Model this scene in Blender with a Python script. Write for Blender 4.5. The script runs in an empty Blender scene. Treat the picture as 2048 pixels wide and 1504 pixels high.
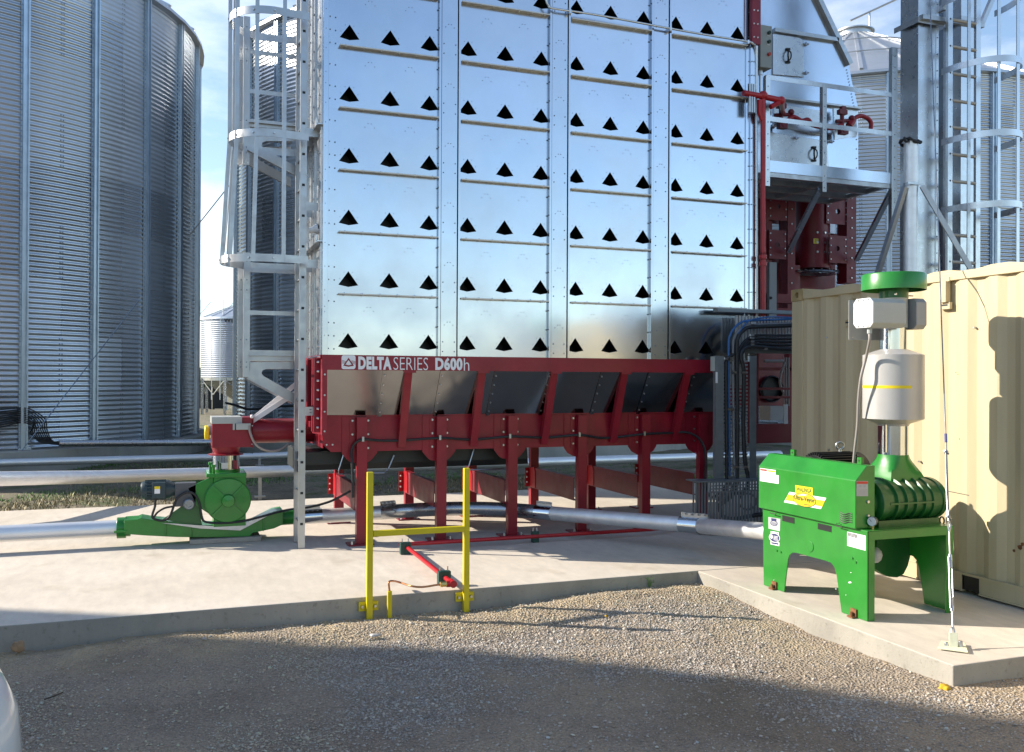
import bpy, bmesh, math, random
import numpy as np
from mathutils import Vector, Matrix
random.seed(7); RNG = np.random.default_rng(7)
SC = bpy.context.scene
COL = SC.collection
PI = math.pi
rad = math.radians

# ------------------------------------------------------------------ camera solved from the photograph
FPX, CAMZ = 1814.77, 1.68
YAW, PITCH, ROLL = -.3534, .0038, -.0046
def _rot():
    cy, sy = math.cos(YAW), math.sin(YAW)
    r = np.array([cy, sy, 0.]); f = np.array([-sy, cy, 0.]); d = np.array([0, 0, -1.])
    cp, sp = math.cos(PITCH), math.sin(PITCH)
    f, d = cp*f - sp*d, cp*d + sp*f
    cr, sr = math.cos(ROLL), math.sin(ROLL)
    r, d = cr*r + sr*d, cr*d - sr*r
    return np.array([r, d, f])
RM = _rot(); CAM = np.array([0, 0, CAMZ])
def _ray(x, y): return RM.T @ np.array([(x-1024)/FPX, (y-752)/FPX, 1.])
def onX(x, y, X): d = _ray(x, y); return Vector(CAM + d*(X/d[0]))      # measured photo point -> world point on a known plane
def onY(x, y, Y): d = _ray(x, y); return Vector(CAM + d*(Y/d[1]))
def onZ(x, y, Z): d = _ray(x, y); return Vector(CAM + d*((Z-CAMZ)/d[2]))
def atD(x, y, D): return Vector(CAM + _ray(x, y)*D)
def cam2w(r, f): q = RM[0]*r + RM[2]*f; return (float(q[0]), float(q[1]))

cam = bpy.data.cameras.new('camera'); camo = bpy.data.objects.new('camera', cam); COL.objects.link(camo)
m = Matrix.Identity(4)
for i in range(3):
    m[i][0], m[i][1], m[i][2], m[i][3] = RM[0][i], -RM[1][i], -RM[2][i], CAM[i]
camo.matrix_world = m
cam.sensor_fit = 'HORIZONTAL'; cam.sensor_width = 36; cam.lens = 36*FPX/2048; cam.clip_start = .05; cam.clip_end = 3000
SC.camera = camo

# ------------------------------------------------------------------ materials
MT = {}
def mat(name, col, rough=.5, metal=0., noise=0., nscale=6., bump=0., bscale=40., spec=.5, rvar=0., coat=0., stretch=None, detail=4):
    mt = bpy.data.materials.new(name); mt.use_nodes = True
    nt = mt.node_tree; b = nt.nodes['Principled BSDF']; L = nt.links.new
    b.inputs['Base Color'].default_value = (*col, 1); b.inputs['Roughness'].default_value = rough
    b.inputs['Metallic'].default_value = metal; b.inputs['Specular IOR Level'].default_value = spec
    if coat: b.inputs['Coat Weight'].default_value = coat; b.inputs['Coat Roughness'].default_value = .12
    if noise or bump or rvar:
        tc = nt.nodes.new('ShaderNodeTexCoord'); src = tc.outputs['Object']
        if stretch:
            mp = nt.nodes.new('ShaderNodeMapping'); mp.inputs['Scale'].default_value = stretch
            L(src, mp.inputs['Vector']); src = mp.outputs['Vector']
    if noise:
        n = nt.nodes.new('ShaderNodeTexNoise'); n.inputs['Scale'].default_value = nscale; n.inputs['Detail'].default_value = detail
        n.inputs['Roughness'].default_value = .62
        L(src, n.inputs['Vector'])
        r = nt.nodes.new('ShaderNodeValToRGB')
        r.color_ramp.elements[0].position = .3; r.color_ramp.elements[1].position = .7
        r.color_ramp.elements[0].color = (*[max(0, c*(1-noise)) for c in col], 1)
        r.color_ramp.elements[1].color = (*[min(1, c*(1+noise)) for c in col], 1)
        L(n.outputs['Fac'], r.inputs['Fac']); L(r.outputs['Color'], b.inputs['Base Color'])
    if rvar:
        n2 = nt.nodes.new('ShaderNodeTexNoise'); n2.inputs['Scale'].default_value = nscale*1.7; n2.inputs['Detail'].default_value = 3
        L(src, n2.inputs['Vector'])
        mr = nt.nodes.new('ShaderNodeMapRange'); mr.inputs[1].default_value = .3; mr.inputs[2].default_value = .7
        mr.inputs[3].default_value = max(.02, rough-rvar); mr.inputs[4].default_value = min(1, rough+rvar)
        L(n2.outputs['Fac'], mr.inputs[0]); L(mr.outputs[0], b.inputs['Roughness'])
    if bump:
        n3 = nt.nodes.new('ShaderNodeTexNoise'); n3.inputs['Scale'].default_value = bscale; n3.inputs['Detail'].default_value = 5
        L(src, n3.inputs['Vector'])
        bp = nt.nodes.new('ShaderNodeBump'); bp.inputs['Strength'].default_value = min(1, bump); bp.inputs['Distance'].default_value = .02
        L(n3.outputs['Fac'], bp.inputs['Height']); L(bp.outputs['Normal'], b.inputs['Normal'])
    MT[name] = mt; return mt

mat('galv_sheet', (.58, .635, .71), .20, 1, .05, 1.2, .02, .9, rvar=.06)
mat('galv_flash', (.60, .615, .63), .30, 1, .035, 9, 0, rvar=.05)
mat('ledge_metal', (.60, .57, .52), .42, .4, .12, 9)
mat('galv_dull', (.50, .52, .54), .38, .9, .12, 9, 0, rvar=.08)
mat('galv_bin', (.57, .60, .635), .30, .80, .10, .8, 0, rvar=.06, stretch=(1, 1, .35))
mat('galv_stiff', (.46, .53, .60), .38, 1, .10, 5)
mat('galv_roof', (.58, .60, .62), .36, .8, .07, 2)
mat('galv_dark', (.30, .33, .36), .30, .9, .15, 3, rvar=.08)
mat('hopper_sheet', (.24, .24, .24), .15, 1, .08, 2.4, .03, 1.2, rvar=.04)
mat('zinc_bolt', (.55, .56, .58), .32, 1)
mat('dark_bolt', (.17, .20, .24), .45, .6)
mat('aluminium', (.44, .455, .475), .38, 1, .06, 8, rvar=.08)
mat('pipe_alu', (.84, .845, .85), .46, .72, .08, 3, rvar=.07, stretch=(.3, 3, 3))
mat('pipe_steel', (.46, .48, .51), .26, .85, .10, 4, rvar=.05)
mat('sleeve', (.62, .66, .70), .13, 1, .05, 6)
mat('red_paint', (.245, .009, .023), .38, 0, .16, 3.5, .02, 20, rvar=.08, coat=.08, spec=.4)
mat('red_dull', (.20, .010, .022), .42, 0, .18, 4, rvar=.08)
mat('red_pipe', (.40, .010, .018), .35, 0, .12, 8)
mat('white_decal', (.80, .80, .82), .45)
mat('green_paint', (.018, .205, .022), .34, 0, .14, 4, .015, 25, rvar=.06, coat=.3)
mat('green_dark', (.012, .105, .020), .38, 0, .14, 5, .03, 30, rvar=.08, coat=.2)
mat('trough_black', (.012, .016, .017), .5)
mat('chain_grey', (.085, .09, .10), .5)
mat('rung_tan', (.52, .44, .36), .5, .3)
mat('green_block', (.006, .05, .04), .5)
mat('motor_dark', (.022, .045, .055), .42, 0, .1, 6)
mat('black_motor', (.012, .013, .016), .40)
mat('rubber', (.017, .018, .021), .55, 0, .2, 10)
mat('black_void', (.004, .005, .007), .55, 0, .3, 30)
mat('duct_black', (.010, .012, .016), .40, .2, .3, 30)
mat('blue_cable', (.03, .12, .32), .45)
mat('grey_cable', (.20, .20, .21), .5)
mat('grey_paint', (.34, .35, .36), .45, 0, .05, 4)
mat('grey_light', (.68, .69, .70), .42, 0, .04, 4)
mat('grey_box', (.42, .44, .42), .45, 0, .05, 5)
mat('grey_tray', (.20, .22, .235), .40, .3, .12, 10)
mat('tray_rung', (.50, .49, .48), .5, .2, .12, 10)
mat('silencer', (.47, .455, .44), .34, .15, .06, 2, rvar=.06)
mat('cream_paint', (.55, .455, .285), .52, 0, .075, 2.2, .02, 30, rvar=.06, stretch=(3, 3, .5), detail=7)
mat('cream_worn', (.42, .31, .15), .6, 0, .25, 8)
mat('yellow_post', (.60, .49, .008), .42, 0, .08, 5)
mat('yellow_bright', (.80, .62, .01), .45)
mat('gold', (.85, .50, .01), .45)
mat('rust', (.19, .075, .028), .8, 0, .4, 30)
mat('copper', (.52, .24, .11), .35, .8)
mat('brass', (.75, .55, .18), .3, 1)
mat('blue_tape', (.04, .07, .30), .5)
mat('navy', (.025, .03, .12), .5)
mat('sticker_red', (.62, .05, .03), .5)
mat('sticker_grey', (.45, .45, .46), .45)
mat('print_grey', (.40, .40, .40), .5)
mat('print_green', (.01, .10, .02), .5)
mat('print_black', (.02, .02, .02), .5)
mat('anchor_paint', (.78, .77, .55), .5, 0, .1, 30)
mat('car_paint', (.80, .82, .83), .18, 0, coat=.8)
mat('car_glass', (.02, .025, .03), .05)
mat('tyre', (.015, .015, .016), .8)
mat('galv_far', (.27, .30, .36), .42, 1, .08, 2)
mat('foundation', (.42, .40, .36), .85, 0, .16, 2.2, .25, 30, stretch=(1, 1, .4))
mat('yellow_rock', (.62, .36, .02), .85, 0, .2, 18, .4, 30)
mat('tan_rock', (.34, .22, .13), .9, 0, .25, 14, .5, 30)
mat('fence_dark', (.03, .035, .04), .7)
mat('bark', (.09, .06, .04), .9, 0, .3, 10)
mat('leaf', (.06, .10, .025), .6, 0, .35, 1.5)
mat('weed_green', (.10, .22, .04), .6)
mat('twig', (.06, .045, .03), .9)
mat('gauge_face', (.75, .73, .70), .3)
mat('hose_grey', (.33, .30, .28), .5)

def grade(nt, fac, stops):
    r = nt.nodes.new('ShaderNodeValToRGB'); e = r.color_ramp.elements
    while len(e) < len(stops): e.new(.5)
    for k, (p, c) in enumerate(stops): e[k].position = p; e[k].color = (*c, 1)
    nt.links.new(fac, r.inputs['Fac']); return r.outputs['Color']
def noise_fac(nt, src, scale, detail=5, rough=.6, stretch=None):
    if stretch:
        mp = nt.nodes.new('ShaderNodeMapping'); mp.inputs['Scale'].default_value = stretch
        nt.links.new(src, mp.inputs['Vector']); src = mp.outputs['Vector']
    n = nt.nodes.new('ShaderNodeTexNoise'); n.inputs['Scale'].default_value = scale
    n.inputs['Detail'].default_value = detail; n.inputs['Roughness'].default_value = rough
    nt.links.new(src, n.inputs['Vector']); return n.outputs['Fac']
def mixc(nt, fac, a, b, mode='MIX'):
    x = nt.nodes.new('ShaderNodeMix'); x.data_type = 'RGBA'; x.blend_type = mode
    for s, v in ((x.inputs[0], fac), (x.inputs[6], a), (x.inputs[7], b)):
        if hasattr(v, 'links'): nt.links.new(v, s)
        elif isinstance(v, tuple): s.default_value = (*v, 1)
        else: s.default_value = v
    return x.outputs[2]
def vmath(nt, op, a, b=None):
    n = nt.nodes.new('ShaderNodeMath'); n.operation = op
    for s, v in ((n.inputs[0], a), (n.inputs[1], b)):
        if v is None: continue
        if hasattr(v, 'links'): nt.links.new(v, s)
        else: s.default_value = v
    return n.outputs[0]
def vary(name, fac, lo, hi, rough_lo=None, rough_hi=None):
    # multiply the base colour (and set the roughness) of a material by a random value per sheet
    nt = MT[name].node_tree; b = nt.nodes['Principled BSDF']; s = b.inputs['Base Color']
    col = s.links[0].from_socket if s.links else tuple(s.default_value)[:3]
    g = grade(nt, fac, [(0, (lo,)*3), (1, (hi,)*3)])
    nt.links.new(mixc(nt, 1., col, g, 'MULTIPLY'), s)
    if rough_lo is not None:
        mr = nt.nodes.new('ShaderNodeMapRange'); mr.inputs[3].default_value = rough_lo; mr.inputs[4].default_value = rough_hi
        nt.links.new(fac, mr.inputs[0]); nt.links.new(mr.outputs[0], b.inputs['Roughness'])
def newmat(name):
    mt = bpy.data.materials.new(name); mt.use_nodes = True; MT[name] = mt
    nt = mt.node_tree; tc = nt.nodes.new('ShaderNodeTexCoord')
    return mt, nt, nt.nodes['Principled BSDF'], tc.outputs['Object']
def add_bump(nt, b, height, strength, dist):
    bp = nt.nodes.new('ShaderNodeBump'); bp.inputs['Strength'].default_value = strength; bp.inputs['Distance'].default_value = dist
    nt.links.new(height, bp.inputs['Height']); nt.links.new(bp.outputs['Normal'], b.inputs['Normal'])

# every rolled sheet of a bin weathers a little differently
nt = MT['galv_bin'].node_tree; tc = nt.nodes.new('ShaderNodeTexCoord'); sp = nt.nodes.new('ShaderNodeSeparateXYZ'); nt.links.new(tc.outputs['Object'], sp.inputs[0])
ring = vmath(nt, 'FLOOR', vmath(nt, 'DIVIDE', sp.outputs['Z'], 1.1176))
ang = vmath(nt, 'MULTIPLY', vmath(nt, 'ARCTAN2', sp.outputs['Y'], sp.outputs['X']), 28/(4*PI))
colm = vmath(nt, 'FLOOR', vmath(nt, 'ADD', vmath(nt, 'ADD', ang, .25), vmath(nt, 'MULTIPLY', ring, .5)))
cmb = nt.nodes.new('ShaderNodeCombineXYZ'); nt.links.new(ring, cmb.inputs[0]); nt.links.new(colm, cmb.inputs[1])
wn = nt.nodes.new('ShaderNodeTexWhiteNoise'); wn.noise_dimensions = '3D'; nt.links.new(cmb.outputs[0], wn.inputs['Vector'])
vary('galv_bin', wn.outputs['Value'], .80, 1.10, .24, .36)
nt = MT['galv_sheet'].node_tree; oi = nt.nodes.new('ShaderNodeObjectInfo'); vary('galv_sheet', oi.outputs['Random'], .93, 1.04)
nt = MT['hopper_sheet'].node_tree; oi = nt.nodes.new('ShaderNodeObjectInfo'); vary('hopper_sheet', oi.outputs['Random'], .85, 1.05)
# concrete: broad mottling, trowel streaks, small dark specks, hairline stains
mt, nt, b, src = newmat('concrete')
big = grade(nt, noise_fac(nt, src, .55, 6), [(.3, (.62, .545, .455)), (.55, (.72, .64, .54)), (.75, (.77, .695, .60))])
fine = grade(nt, noise_fac(nt, src, 9, 6, .7, (1, .35, 1)), [(.3, (.80, .80, .80)), (.7, (1, 1, 1))])
c = mixc(nt, 1., big, fine, 'MULTIPLY')
sp = grade(nt, noise_fac(nt, src, 55, 2, .5), [(.24, (.55, .52, .48)), (.31, (1, 1, 1))])
c = mixc(nt, .6, c, sp, 'MULTIPLY')
st = grade(nt, noise_fac(nt, src, 1.7, 3, .5), [(.62, (1, 1, 1)), (.74, (.80, .77, .72))])
c = mixc(nt, .8, c, st, 'MULTIPLY')
nt.links.new(c, b.inputs['Base Color']); b.inputs['Roughness'].default_value = .82
add_bump(nt, b, noise_fac(nt, src, 60, 4, .7), .12, .01)
# cast edge of the slab
mt, nt, b, src = newmat('concrete_edge')
c = grade(nt, noise_fac(nt, src, 1.6, 6, .65, (1, 1, .5)), [(.3, (.26, .245, .215)), (.55, (.36, .335, .29)), (.75, (.43, .40, .34))])
c = mixc(nt, .7, c, grade(nt, noise_fac(nt, src, 22, 3, .6), [(.28, (.62, .6, .56)), (.42, (1, 1, 1))]), 'MULTIPLY')
nt.links.new(c, b.inputs['Base Color']); b.inputs['Roughness'].default_value = .9
add_bump(nt, b, noise_fac(nt, src, 35, 5, .7), .35, .012)
# gravel base: dirt with tan and blue-grey patches
mt, nt, b, src = newmat('gravel_base')
c = grade(nt, noise_fac(nt, src, .8, 6, .65), [(.32, (.25, .195, .145)), (.5, (.36, .29, .22)), (.7, (.48, .375, .255))])
tiny = grade(nt, noise_fac(nt, src, 70, 4, .75), [(.3, (.50, .49, .47)), (.55, (1, 1, 1)), (.75, (1.35, 1.33, 1.3))])
c = mixc(nt, 1., c, tiny, 'MULTIPLY')
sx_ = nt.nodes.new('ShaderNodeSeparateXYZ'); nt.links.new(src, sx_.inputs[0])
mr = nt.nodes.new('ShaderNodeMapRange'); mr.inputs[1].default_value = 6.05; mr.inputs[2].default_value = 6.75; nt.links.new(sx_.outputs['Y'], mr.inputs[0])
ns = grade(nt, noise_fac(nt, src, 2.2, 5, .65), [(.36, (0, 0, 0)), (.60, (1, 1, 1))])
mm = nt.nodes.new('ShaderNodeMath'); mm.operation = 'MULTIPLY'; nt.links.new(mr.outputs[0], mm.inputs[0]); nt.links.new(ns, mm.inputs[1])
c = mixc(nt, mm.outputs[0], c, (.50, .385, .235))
nt.links.new(c, b.inputs['Base Color']); b.inputs['Roughness'].default_value = .95
vor = nt.nodes.new('ShaderNodeTexVoronoi'); vor.inputs['Scale'].default_value = 55; nt.links.new(src, vor.inputs['Vector'])
add_bump(nt, b, vor.outputs['Distance'], .9, .02)
# stones, coloured by a per-stone attribute
mt, nt, b, src = newmat('stone')
at = nt.nodes.new('ShaderNodeAttribute'); at.attribute_name = 'tone'
nt.links.new(at.outputs['Color'], b.inputs['Base Color']); b.inputs['Roughness'].default_value = .9
# field ground behind the pad
mt, nt, b, src = newmat('field_ground')
c = grade(nt, noise_fac(nt, src, .9, 7, .7), [(.36, (.17, .145, .10)), (.5, (.28, .235, .165)), (.6, (.11, .145, .05)), (.72, (.30, .255, .18))])
c = mixc(nt, .8, c, grade(nt, noise_fac(nt, src, 30, 4, .7), [(.3, (.5, .5, .5)), (.7, (1.2, 1.2, 1.2))]), 'MULTIPLY')
nt.links.new(c, b.inputs['Base Color']); b.inputs['Roughness'].default_value = .95
add_bump(nt, b, noise_fac(nt, src, 14, 6, .7), .8, .06)
mt, nt, b, src = newmat('grass_blade')
at = nt.nodes.new('ShaderNodeAttribute'); at.attribute_name = 'tone'
nt.links.new(at.outputs['Color'], b.inputs['Base Color']); b.inputs['Roughness'].default_value = .7

# ------------------------------------------------------------------ mesh building
ORG = {}
def V(*a): return Vector(a)
class MB:
    def __init__(s): s.v = []; s.f = []; s.m = []
    def add(s, vs, fs, m=0):
        o = len(s.v); s.v += [tuple(p) for p in vs]; s.f += [tuple(i+o for i in f) for f in fs]; s.m += [m]*len(fs); return s
    def box(s, x0, x1, y0, y1, z0, z1, m=0):
        return s.add([(x0,y0,z0),(x1,y0,z0),(x1,y1,z0),(x0,y1,z0),(x0,y0,z1),(x1,y0,z1),(x1,y1,z1),(x0,y1,z1)],
                     [(0,3,2,1),(4,5,6,7),(0,1,5,4),(1,2,6,5),(2,3,7,6),(3,0,4,7)], m)
    def bar(s, p, q, w, h, m=0, side=None):
        p, q = Vector(p), Vector(q); d = (q-p).normalized()
        sd = Vector(side) if side is not None else (d.cross(V(0,0,1)) if abs(d.z) < .95 else V(1,0,0))
        sd = (sd - d*sd.dot(d)).normalized(); up = sd.cross(d)
        a, b2 = sd*w/2, up*h/2
        vs = [p-a-b2, p+a-b2, p+a+b2, p-a+b2, q-a-b2, q+a-b2, q+a+b2, q-a+b2]
        return s.add(vs, [(0,3,2,1),(4,5,6,7),(0,1,5,4),(1,2,6,5),(2,3,7,6),(3,0,4,7)], m)
    def tube(s, pts, r, n=10, m=0, cap=True):
        pts = [Vector(p) for p in pts]; k = len(pts)
        rs = r if isinstance(r, (list, tuple)) else [r]*k
        tg = [(pts[min(i+1, k-1)]-pts[max(i-1, 0)]).normalized() for i in range(k)]
        u = tg[0].cross(V(0,0,1)) if abs(tg[0].z) < .9 else tg[0].cross(V(1,0,0)); u.normalize()
        vs = []
        for i in range(k):
            u = (u - tg[i]*u.dot(tg[i])).normalized(); w = tg[i].cross(u)
            vs += [pts[i] + (u*math.cos(2*PI*j/n) + w*math.sin(2*PI*j/n))*rs[i] for j in range(n)]
        fs = [(i*n+j, i*n+(j+1)%n, (i+1)*n+(j+1)%n, (i+1)*n+j) for i in range(k-1) for j in range(n)]
        if cap: fs += [tuple(reversed(range(n))), tuple(range((k-1)*n, k*n))]
        return s.add(vs, fs, m)
    def lathe(s, c, axis, prof, n=32, m=0, closed=False, sy=1., a0=0., a1=None):
        c = Vector(c); ax = Vector(axis).normalized()
        u = ax.cross(V(0,0,1)) if abs(ax.z) < .9 else V(1,0,0); u.normalize(); w = ax.cross(u)
        full = a1 is None; cnt = n if full else n+1; a1 = 2*PI if full else a1
        vs = []
        for (r, h) in prof:
            for j in range(cnt):
                t = a0 + (a1-a0)*j/n
                vs.append(c + ax*h + (u*math.cos(t)*sy + w*math.sin(t))*r)
        k = len(prof)
        fs = [(i*cnt+j, i*cnt+(j+1)%cnt, (i+1)*cnt+(j+1)%cnt, (i+1)*cnt+j) for i in range(k-1) for j in range(n if full else n)]
        if not full: fs = [(i*cnt+j, i*cnt+j+1, (i+1)*cnt+j+1, (i+1)*cnt+j) for i in range(k-1) for j in range(n)]
        if closed: fs += [tuple(reversed(range(cnt))), tuple(range((k-1)*cnt, k*cnt))]
        return s.add(vs, fs, m)
    def cyl(s, p, q, r, n=16, m=0): return s.tube([p, q], r, n, m)
    def prism(s, pts, vec, m=0):
        pts = [Vector(p) for p in pts]; vec = Vector(vec); n = len(pts)
        return s.add(pts + [p+vec for p in pts], [tuple(range(n)), tuple(reversed(range(n, 2*n)))] + [(i, i+n, (i+1)%n+n, (i+1)%n) for i in range(n)], m)
    def bolt(s, p, ax, r=.011, h=.009, m=0, n=6):
        p = Vector(p); ax = Vector(ax).normalized()
        u = ax.cross(V(0,0,1)) if abs(ax.z) < .9 else V(1,0,0); u.normalize(); w = ax.cross(u)
        vs = [p + (u*math.cos(2*PI*j/n)+w*math.sin(2*PI*j/n))*r for j in range(n)]
        vs += [p + ax*h + (u*math.cos(2*PI*j/n)+w*math.sin(2*PI*j/n))*r*.8 for j in range(n)]
        return s.add(vs, [(j, (j+1)%n, (j+1)%n+n, j+n) for j in range(n)] + [tuple(range(n, 2*n))], m)
    def sphere(s, c, r, n=10, m=0, sz=(1,1,1)):
        c = Vector(c); vs = []; k = n//2
        for i in range(k+1):
            for j in range(n):
                a = PI*i/k; t = 2*PI*j/n
                vs.append(c + V(math.sin(a)*math.cos(t)*sz[0], math.sin(a)*math.sin(t)*sz[1], math.cos(a)*sz[2])*r)
        return s.add(vs, [(i*n+j, i*n+(j+1)%n, (i+1)*n+(j+1)%n, (i+1)*n+j) for i in range(k) for j in range(n)], m)
    def holed(s, o, ux, uz, a0, a1, b0, b1, c, r, th, m=0, n=24):
        # rectangular plate in the (ux, uz) plane with a round hole, thickness th along ux x uz
        o, ux, uz = Vector(o), Vector(ux), Vector(uz); nrm = ux.cross(uz)*th
        inn, out = [], []
        for j in range(n):
            t = 2*PI*j/n; cx, sx = math.cos(t), math.sin(t)
            inn.append((c[0]+r*cx, c[1]+r*sx))
            ks = []
            if cx > 1e-6: ks.append((a1-c[0])/cx)
            if cx < -1e-6: ks.append((a0-c[0])/cx)
            if sx > 1e-6: ks.append((b1-c[1])/sx)
            if sx < -1e-6: ks.append((b0-c[1])/sx)
            k = min(ks); out.append((c[0]+k*cx, c[1]+k*sx))
        # snap corners
        for cr in ((a0,b0),(a1,b0),(a1,b1),(a0,b1)):
            j = min(range(n), key=lambda q: (out[q][0]-cr[0])**2+(out[q][1]-cr[1])**2); out[j] = cr
        P = lambda q, d: o + ux*q[0] + uz*q[1] + nrm*d
        vs = [P(q, 0) for q in inn] + [P(q, 0) for q in out] + [P(q, 1) for q in inn] + [P(q, 1) for q in out]
        fs = []
        for j in range(n):
            k = (j+1) % n
            fs += [(j, k, n+k, n+j), (2*n+j, 3*n+j, 3*n+k, 2*n+k), (j, 2*n+j, 2*n+k, k), (n+j, n+k, 3*n+k, 3*n+j)]
        return s.add(vs, fs, m)
    def build(s, name, mats, parent=None, smooth=None, bevel=0., recalc=True, org=None):
        if isinstance(mats, str): mats = [mats]
        o0 = ORG.get(parent, Vector((0,0,0))) if parent else (Vector(org) if org else Vector((0,0,0)))
        me = bpy.data.meshes.new(name)
        me.from_pydata([(p[0]-o0[0], p[1]-o0[1], p[2]-o0[2]) for p in s.v], [], s.f)
        for k in mats: me.materials.append(MT[k])
        if len(mats) > 1: me.polygons.foreach_set('material_index', s.m)
        if recalc:
            bm = bmesh.new(); bm.from_mesh(me); bmesh.ops.recalc_face_normals(bm, faces=bm.faces); bm.to_mesh(me); bm.free()
        if smooth is not None:
            me.polygons.foreach_set('use_smooth', [True]*len(me.polygons)); me.set_sharp_from_angle(angle=rad(smooth))
        me.update()
        ob = bpy.data.objects.new(name, me); COL.objects.link(ob)
        if parent: ob.parent = parent
        elif org: ob.location = o0
        ORG[ob] = o0
        if bevel:
            bv = ob.modifiers.new('bevel', 'BEVEL'); bv.width = bevel; bv.segments = 2; bv.limit_method = 'ANGLE'; bv.angle_limit = rad(40)
        return ob
def thing(name, label, cat, loc=(0,0,0), group=None):
    o = bpy.data.objects.new(name, None); COL.objects.link(o); o.location = loc; o.empty_display_size = .2
    o['label'] = label; o['category'] = cat
    if group: o['group'] = group
    ORG[o] = Vector(loc); return o
def tag(o, label, cat, group=None):
    o['label'] = label; o['category'] = cat
    if group: o['group'] = group
    return o
def struct(o): o['kind'] = 'structure'; return o
def stuff(o, label=None, cat=None):
    o['kind'] = 'stuff'
    if label: o['label'] = label
    if cat: o['category'] = cat
    return o
def copy_part(o, parent, dx=(0,0,0)):
    c = o.copy(); COL.objects.link(c); c.parent = parent; c.location = o.location + Vector(dx); ORG[c] = ORG.get(o, Vector((0,0,0)))
    return c
def text_faces(body, bold=0., font_w=1.):
    cu = bpy.data.curves.new('lettering', 'FONT'); cu.body = body; cu.size = 1; cu.offset = bold; cu.resolution_u = 3; cu.space_character = 1.0+max(0, bold)*1.6; cu.fill_mode = 'FRONT'
    ob = bpy.data.objects.new('lettering', cu); COL.objects.link(ob)
    dg = bpy.context.evaluated_depsgraph_get(); me = bpy.data.meshes.new_from_object(ob.evaluated_get(dg))
    vs = [v.co.copy() for v in me.vertices]; fs = [tuple(p.vertices) for p in me.polygons]
    bpy.data.objects.remove(ob); bpy.data.meshes.remove(me); bpy.data.curves.remove(cu)
    return vs, fs
def put_text(mb, body, p00, p10, p01, m=0, bold=0., nrm=None, lift=.002):
    # stretch the words over the parallelogram p00 (lower left) p10 (lower right) p01 (upper left)
    vs, fs = text_faces(body, bold)
    x0, x1 = min(v.x for v in vs), max(v.x for v in vs); y0, y1 = min(v.y for v in vs), max(v.y for v in vs)
    p00, p10, p01 = Vector(p00), Vector(p10), Vector(p01)
    n = (Vector(nrm) if nrm is not None else (p10-p00).cross(p01-p00).normalized())*lift
    mb.add([p00 + (p10-p00)*((v.x-x0)/(x1-x0)) + (p01-p00)*((v.y-y0)/(y1-y0)) + n for v in vs], fs, m)
def curve_pts(pts, n=8):
    # Catmull-Rom through the points
    P = [Vector(p) for p in pts]; P = [P[0]*2-P[1]] + P + [P[-1]*2-P[-2]]; out = []
    for i in range(1, len(P)-2):
        for k in range(n):
            t = k/n; a, b, c, d = P[i-1], P[i], P[i+1], P[i+2]
            out.append(.5*((2*b) + (c-a)*t + (2*a-5*b+4*c-d)*t*t + (3*b-a-3*c+d)*t**3))
    return out + [P[-2]]
SKY_STRENGTH, SUN_STRENGTH, EXPOSURE = .136, 4.8, .84
CLOUD_AT = (7.3, 2.2, 1.1)
# ------------------------------------------------------------------ sky, sun, exposure
SUN_EL, SUN_ROT = rad(26), math.atan2(-.879, .476)
TOSUN = V(-.879*math.cos(SUN_EL), .476*math.cos(SUN_EL), math.sin(SUN_EL)).normalized()
w = bpy.data.worlds.new('World'); SC.world = w; w.use_nodes = True
nt = w.node_tree; bg = nt.nodes['Background']
sky = nt.nodes.new('ShaderNodeTexSky'); sky.sky_type = 'NISHITA'; sky.sun_disc = False
sky.sun_elevation = SUN_EL; sky.sun_rotation = SUN_ROT; sky.air_density = 1.0; sky.dust_density = .45; sky.ozone_density = 1.8
tc = nt.nodes.new('ShaderNodeTexCoord')
mp_ = nt.nodes.new('ShaderNodeMapping'); mp_.inputs['Scale'].default_value = (1, 1, 2.6); mp_.inputs['Location'].default_value = CLOUD_AT
nt.links.new(tc.outputs['Generated'], mp_.inputs['Vector'])
f1 = noise_fac(nt, mp_.outputs['Vector'], 2.6, 7, .58)
cl = grade(nt, f1, [(.50, (0, 0, 0)), (.62, (.45, .45, .45)), (.76, (.9, .9, .9))])
cloudcol = (7.6, 7.7, 8.1)
sp_ = nt.nodes.new('ShaderNodeSeparateXYZ'); nt.links.new(tc.outputs['Generated'], sp_.inputs[0])
mk = nt.nodes.new('ShaderNodeMapRange'); mk.inputs[1].default_value = -.25; mk.inputs[2].default_value = .55; mk.inputs[3].default_value = .12; mk.inputs[4].default_value = .8; nt.links.new(sp_.outputs['Y'], mk.inputs[0])
cl = mixc(nt, 1., cl, mk.outputs[0], 'MULTIPLY')
hs = nt.nodes.new('ShaderNodeHueSaturation'); hs.inputs['Saturation'].default_value = .97; nt.links.new(sky.outputs['Color'], hs.inputs['Color'])
c = mixc(nt, cl, hs.outputs['Color'], cloudcol)
nt.links.new(c, bg.inputs['Color']); bg.inputs['Strength'].default_value = SKY_STRENGTH
sl = bpy.data.lights.new('sun', 'SUN'); sl.energy = SUN_STRENGTH; sl.angle = rad(.5); sl.color = (1, .92, .79)
so = bpy.data.objects.new('sun', sl); COL.objects.link(so)
so.rotation_euler = TOSUN.to_track_quat('Z', 'Y').to_euler(); so.location = (-20, 11, 15)
vs_ = SC.view_settings; vs_.view_transform = 'Standard'; vs_.look = 'None'; vs_.exposure = EXPOSURE; vs_.gamma = 1
SC.cycles.max_bounces = 8; SC.cycles.diffuse_bounces = 3; SC.cycles.glossy_bounces = 5
SC.cycles.use_denoising = True
SC.cycles.caustics_reflective = False; SC.cycles.caustics_refractive = False
SC.cycles.sample_clamp_indirect = 6

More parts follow.
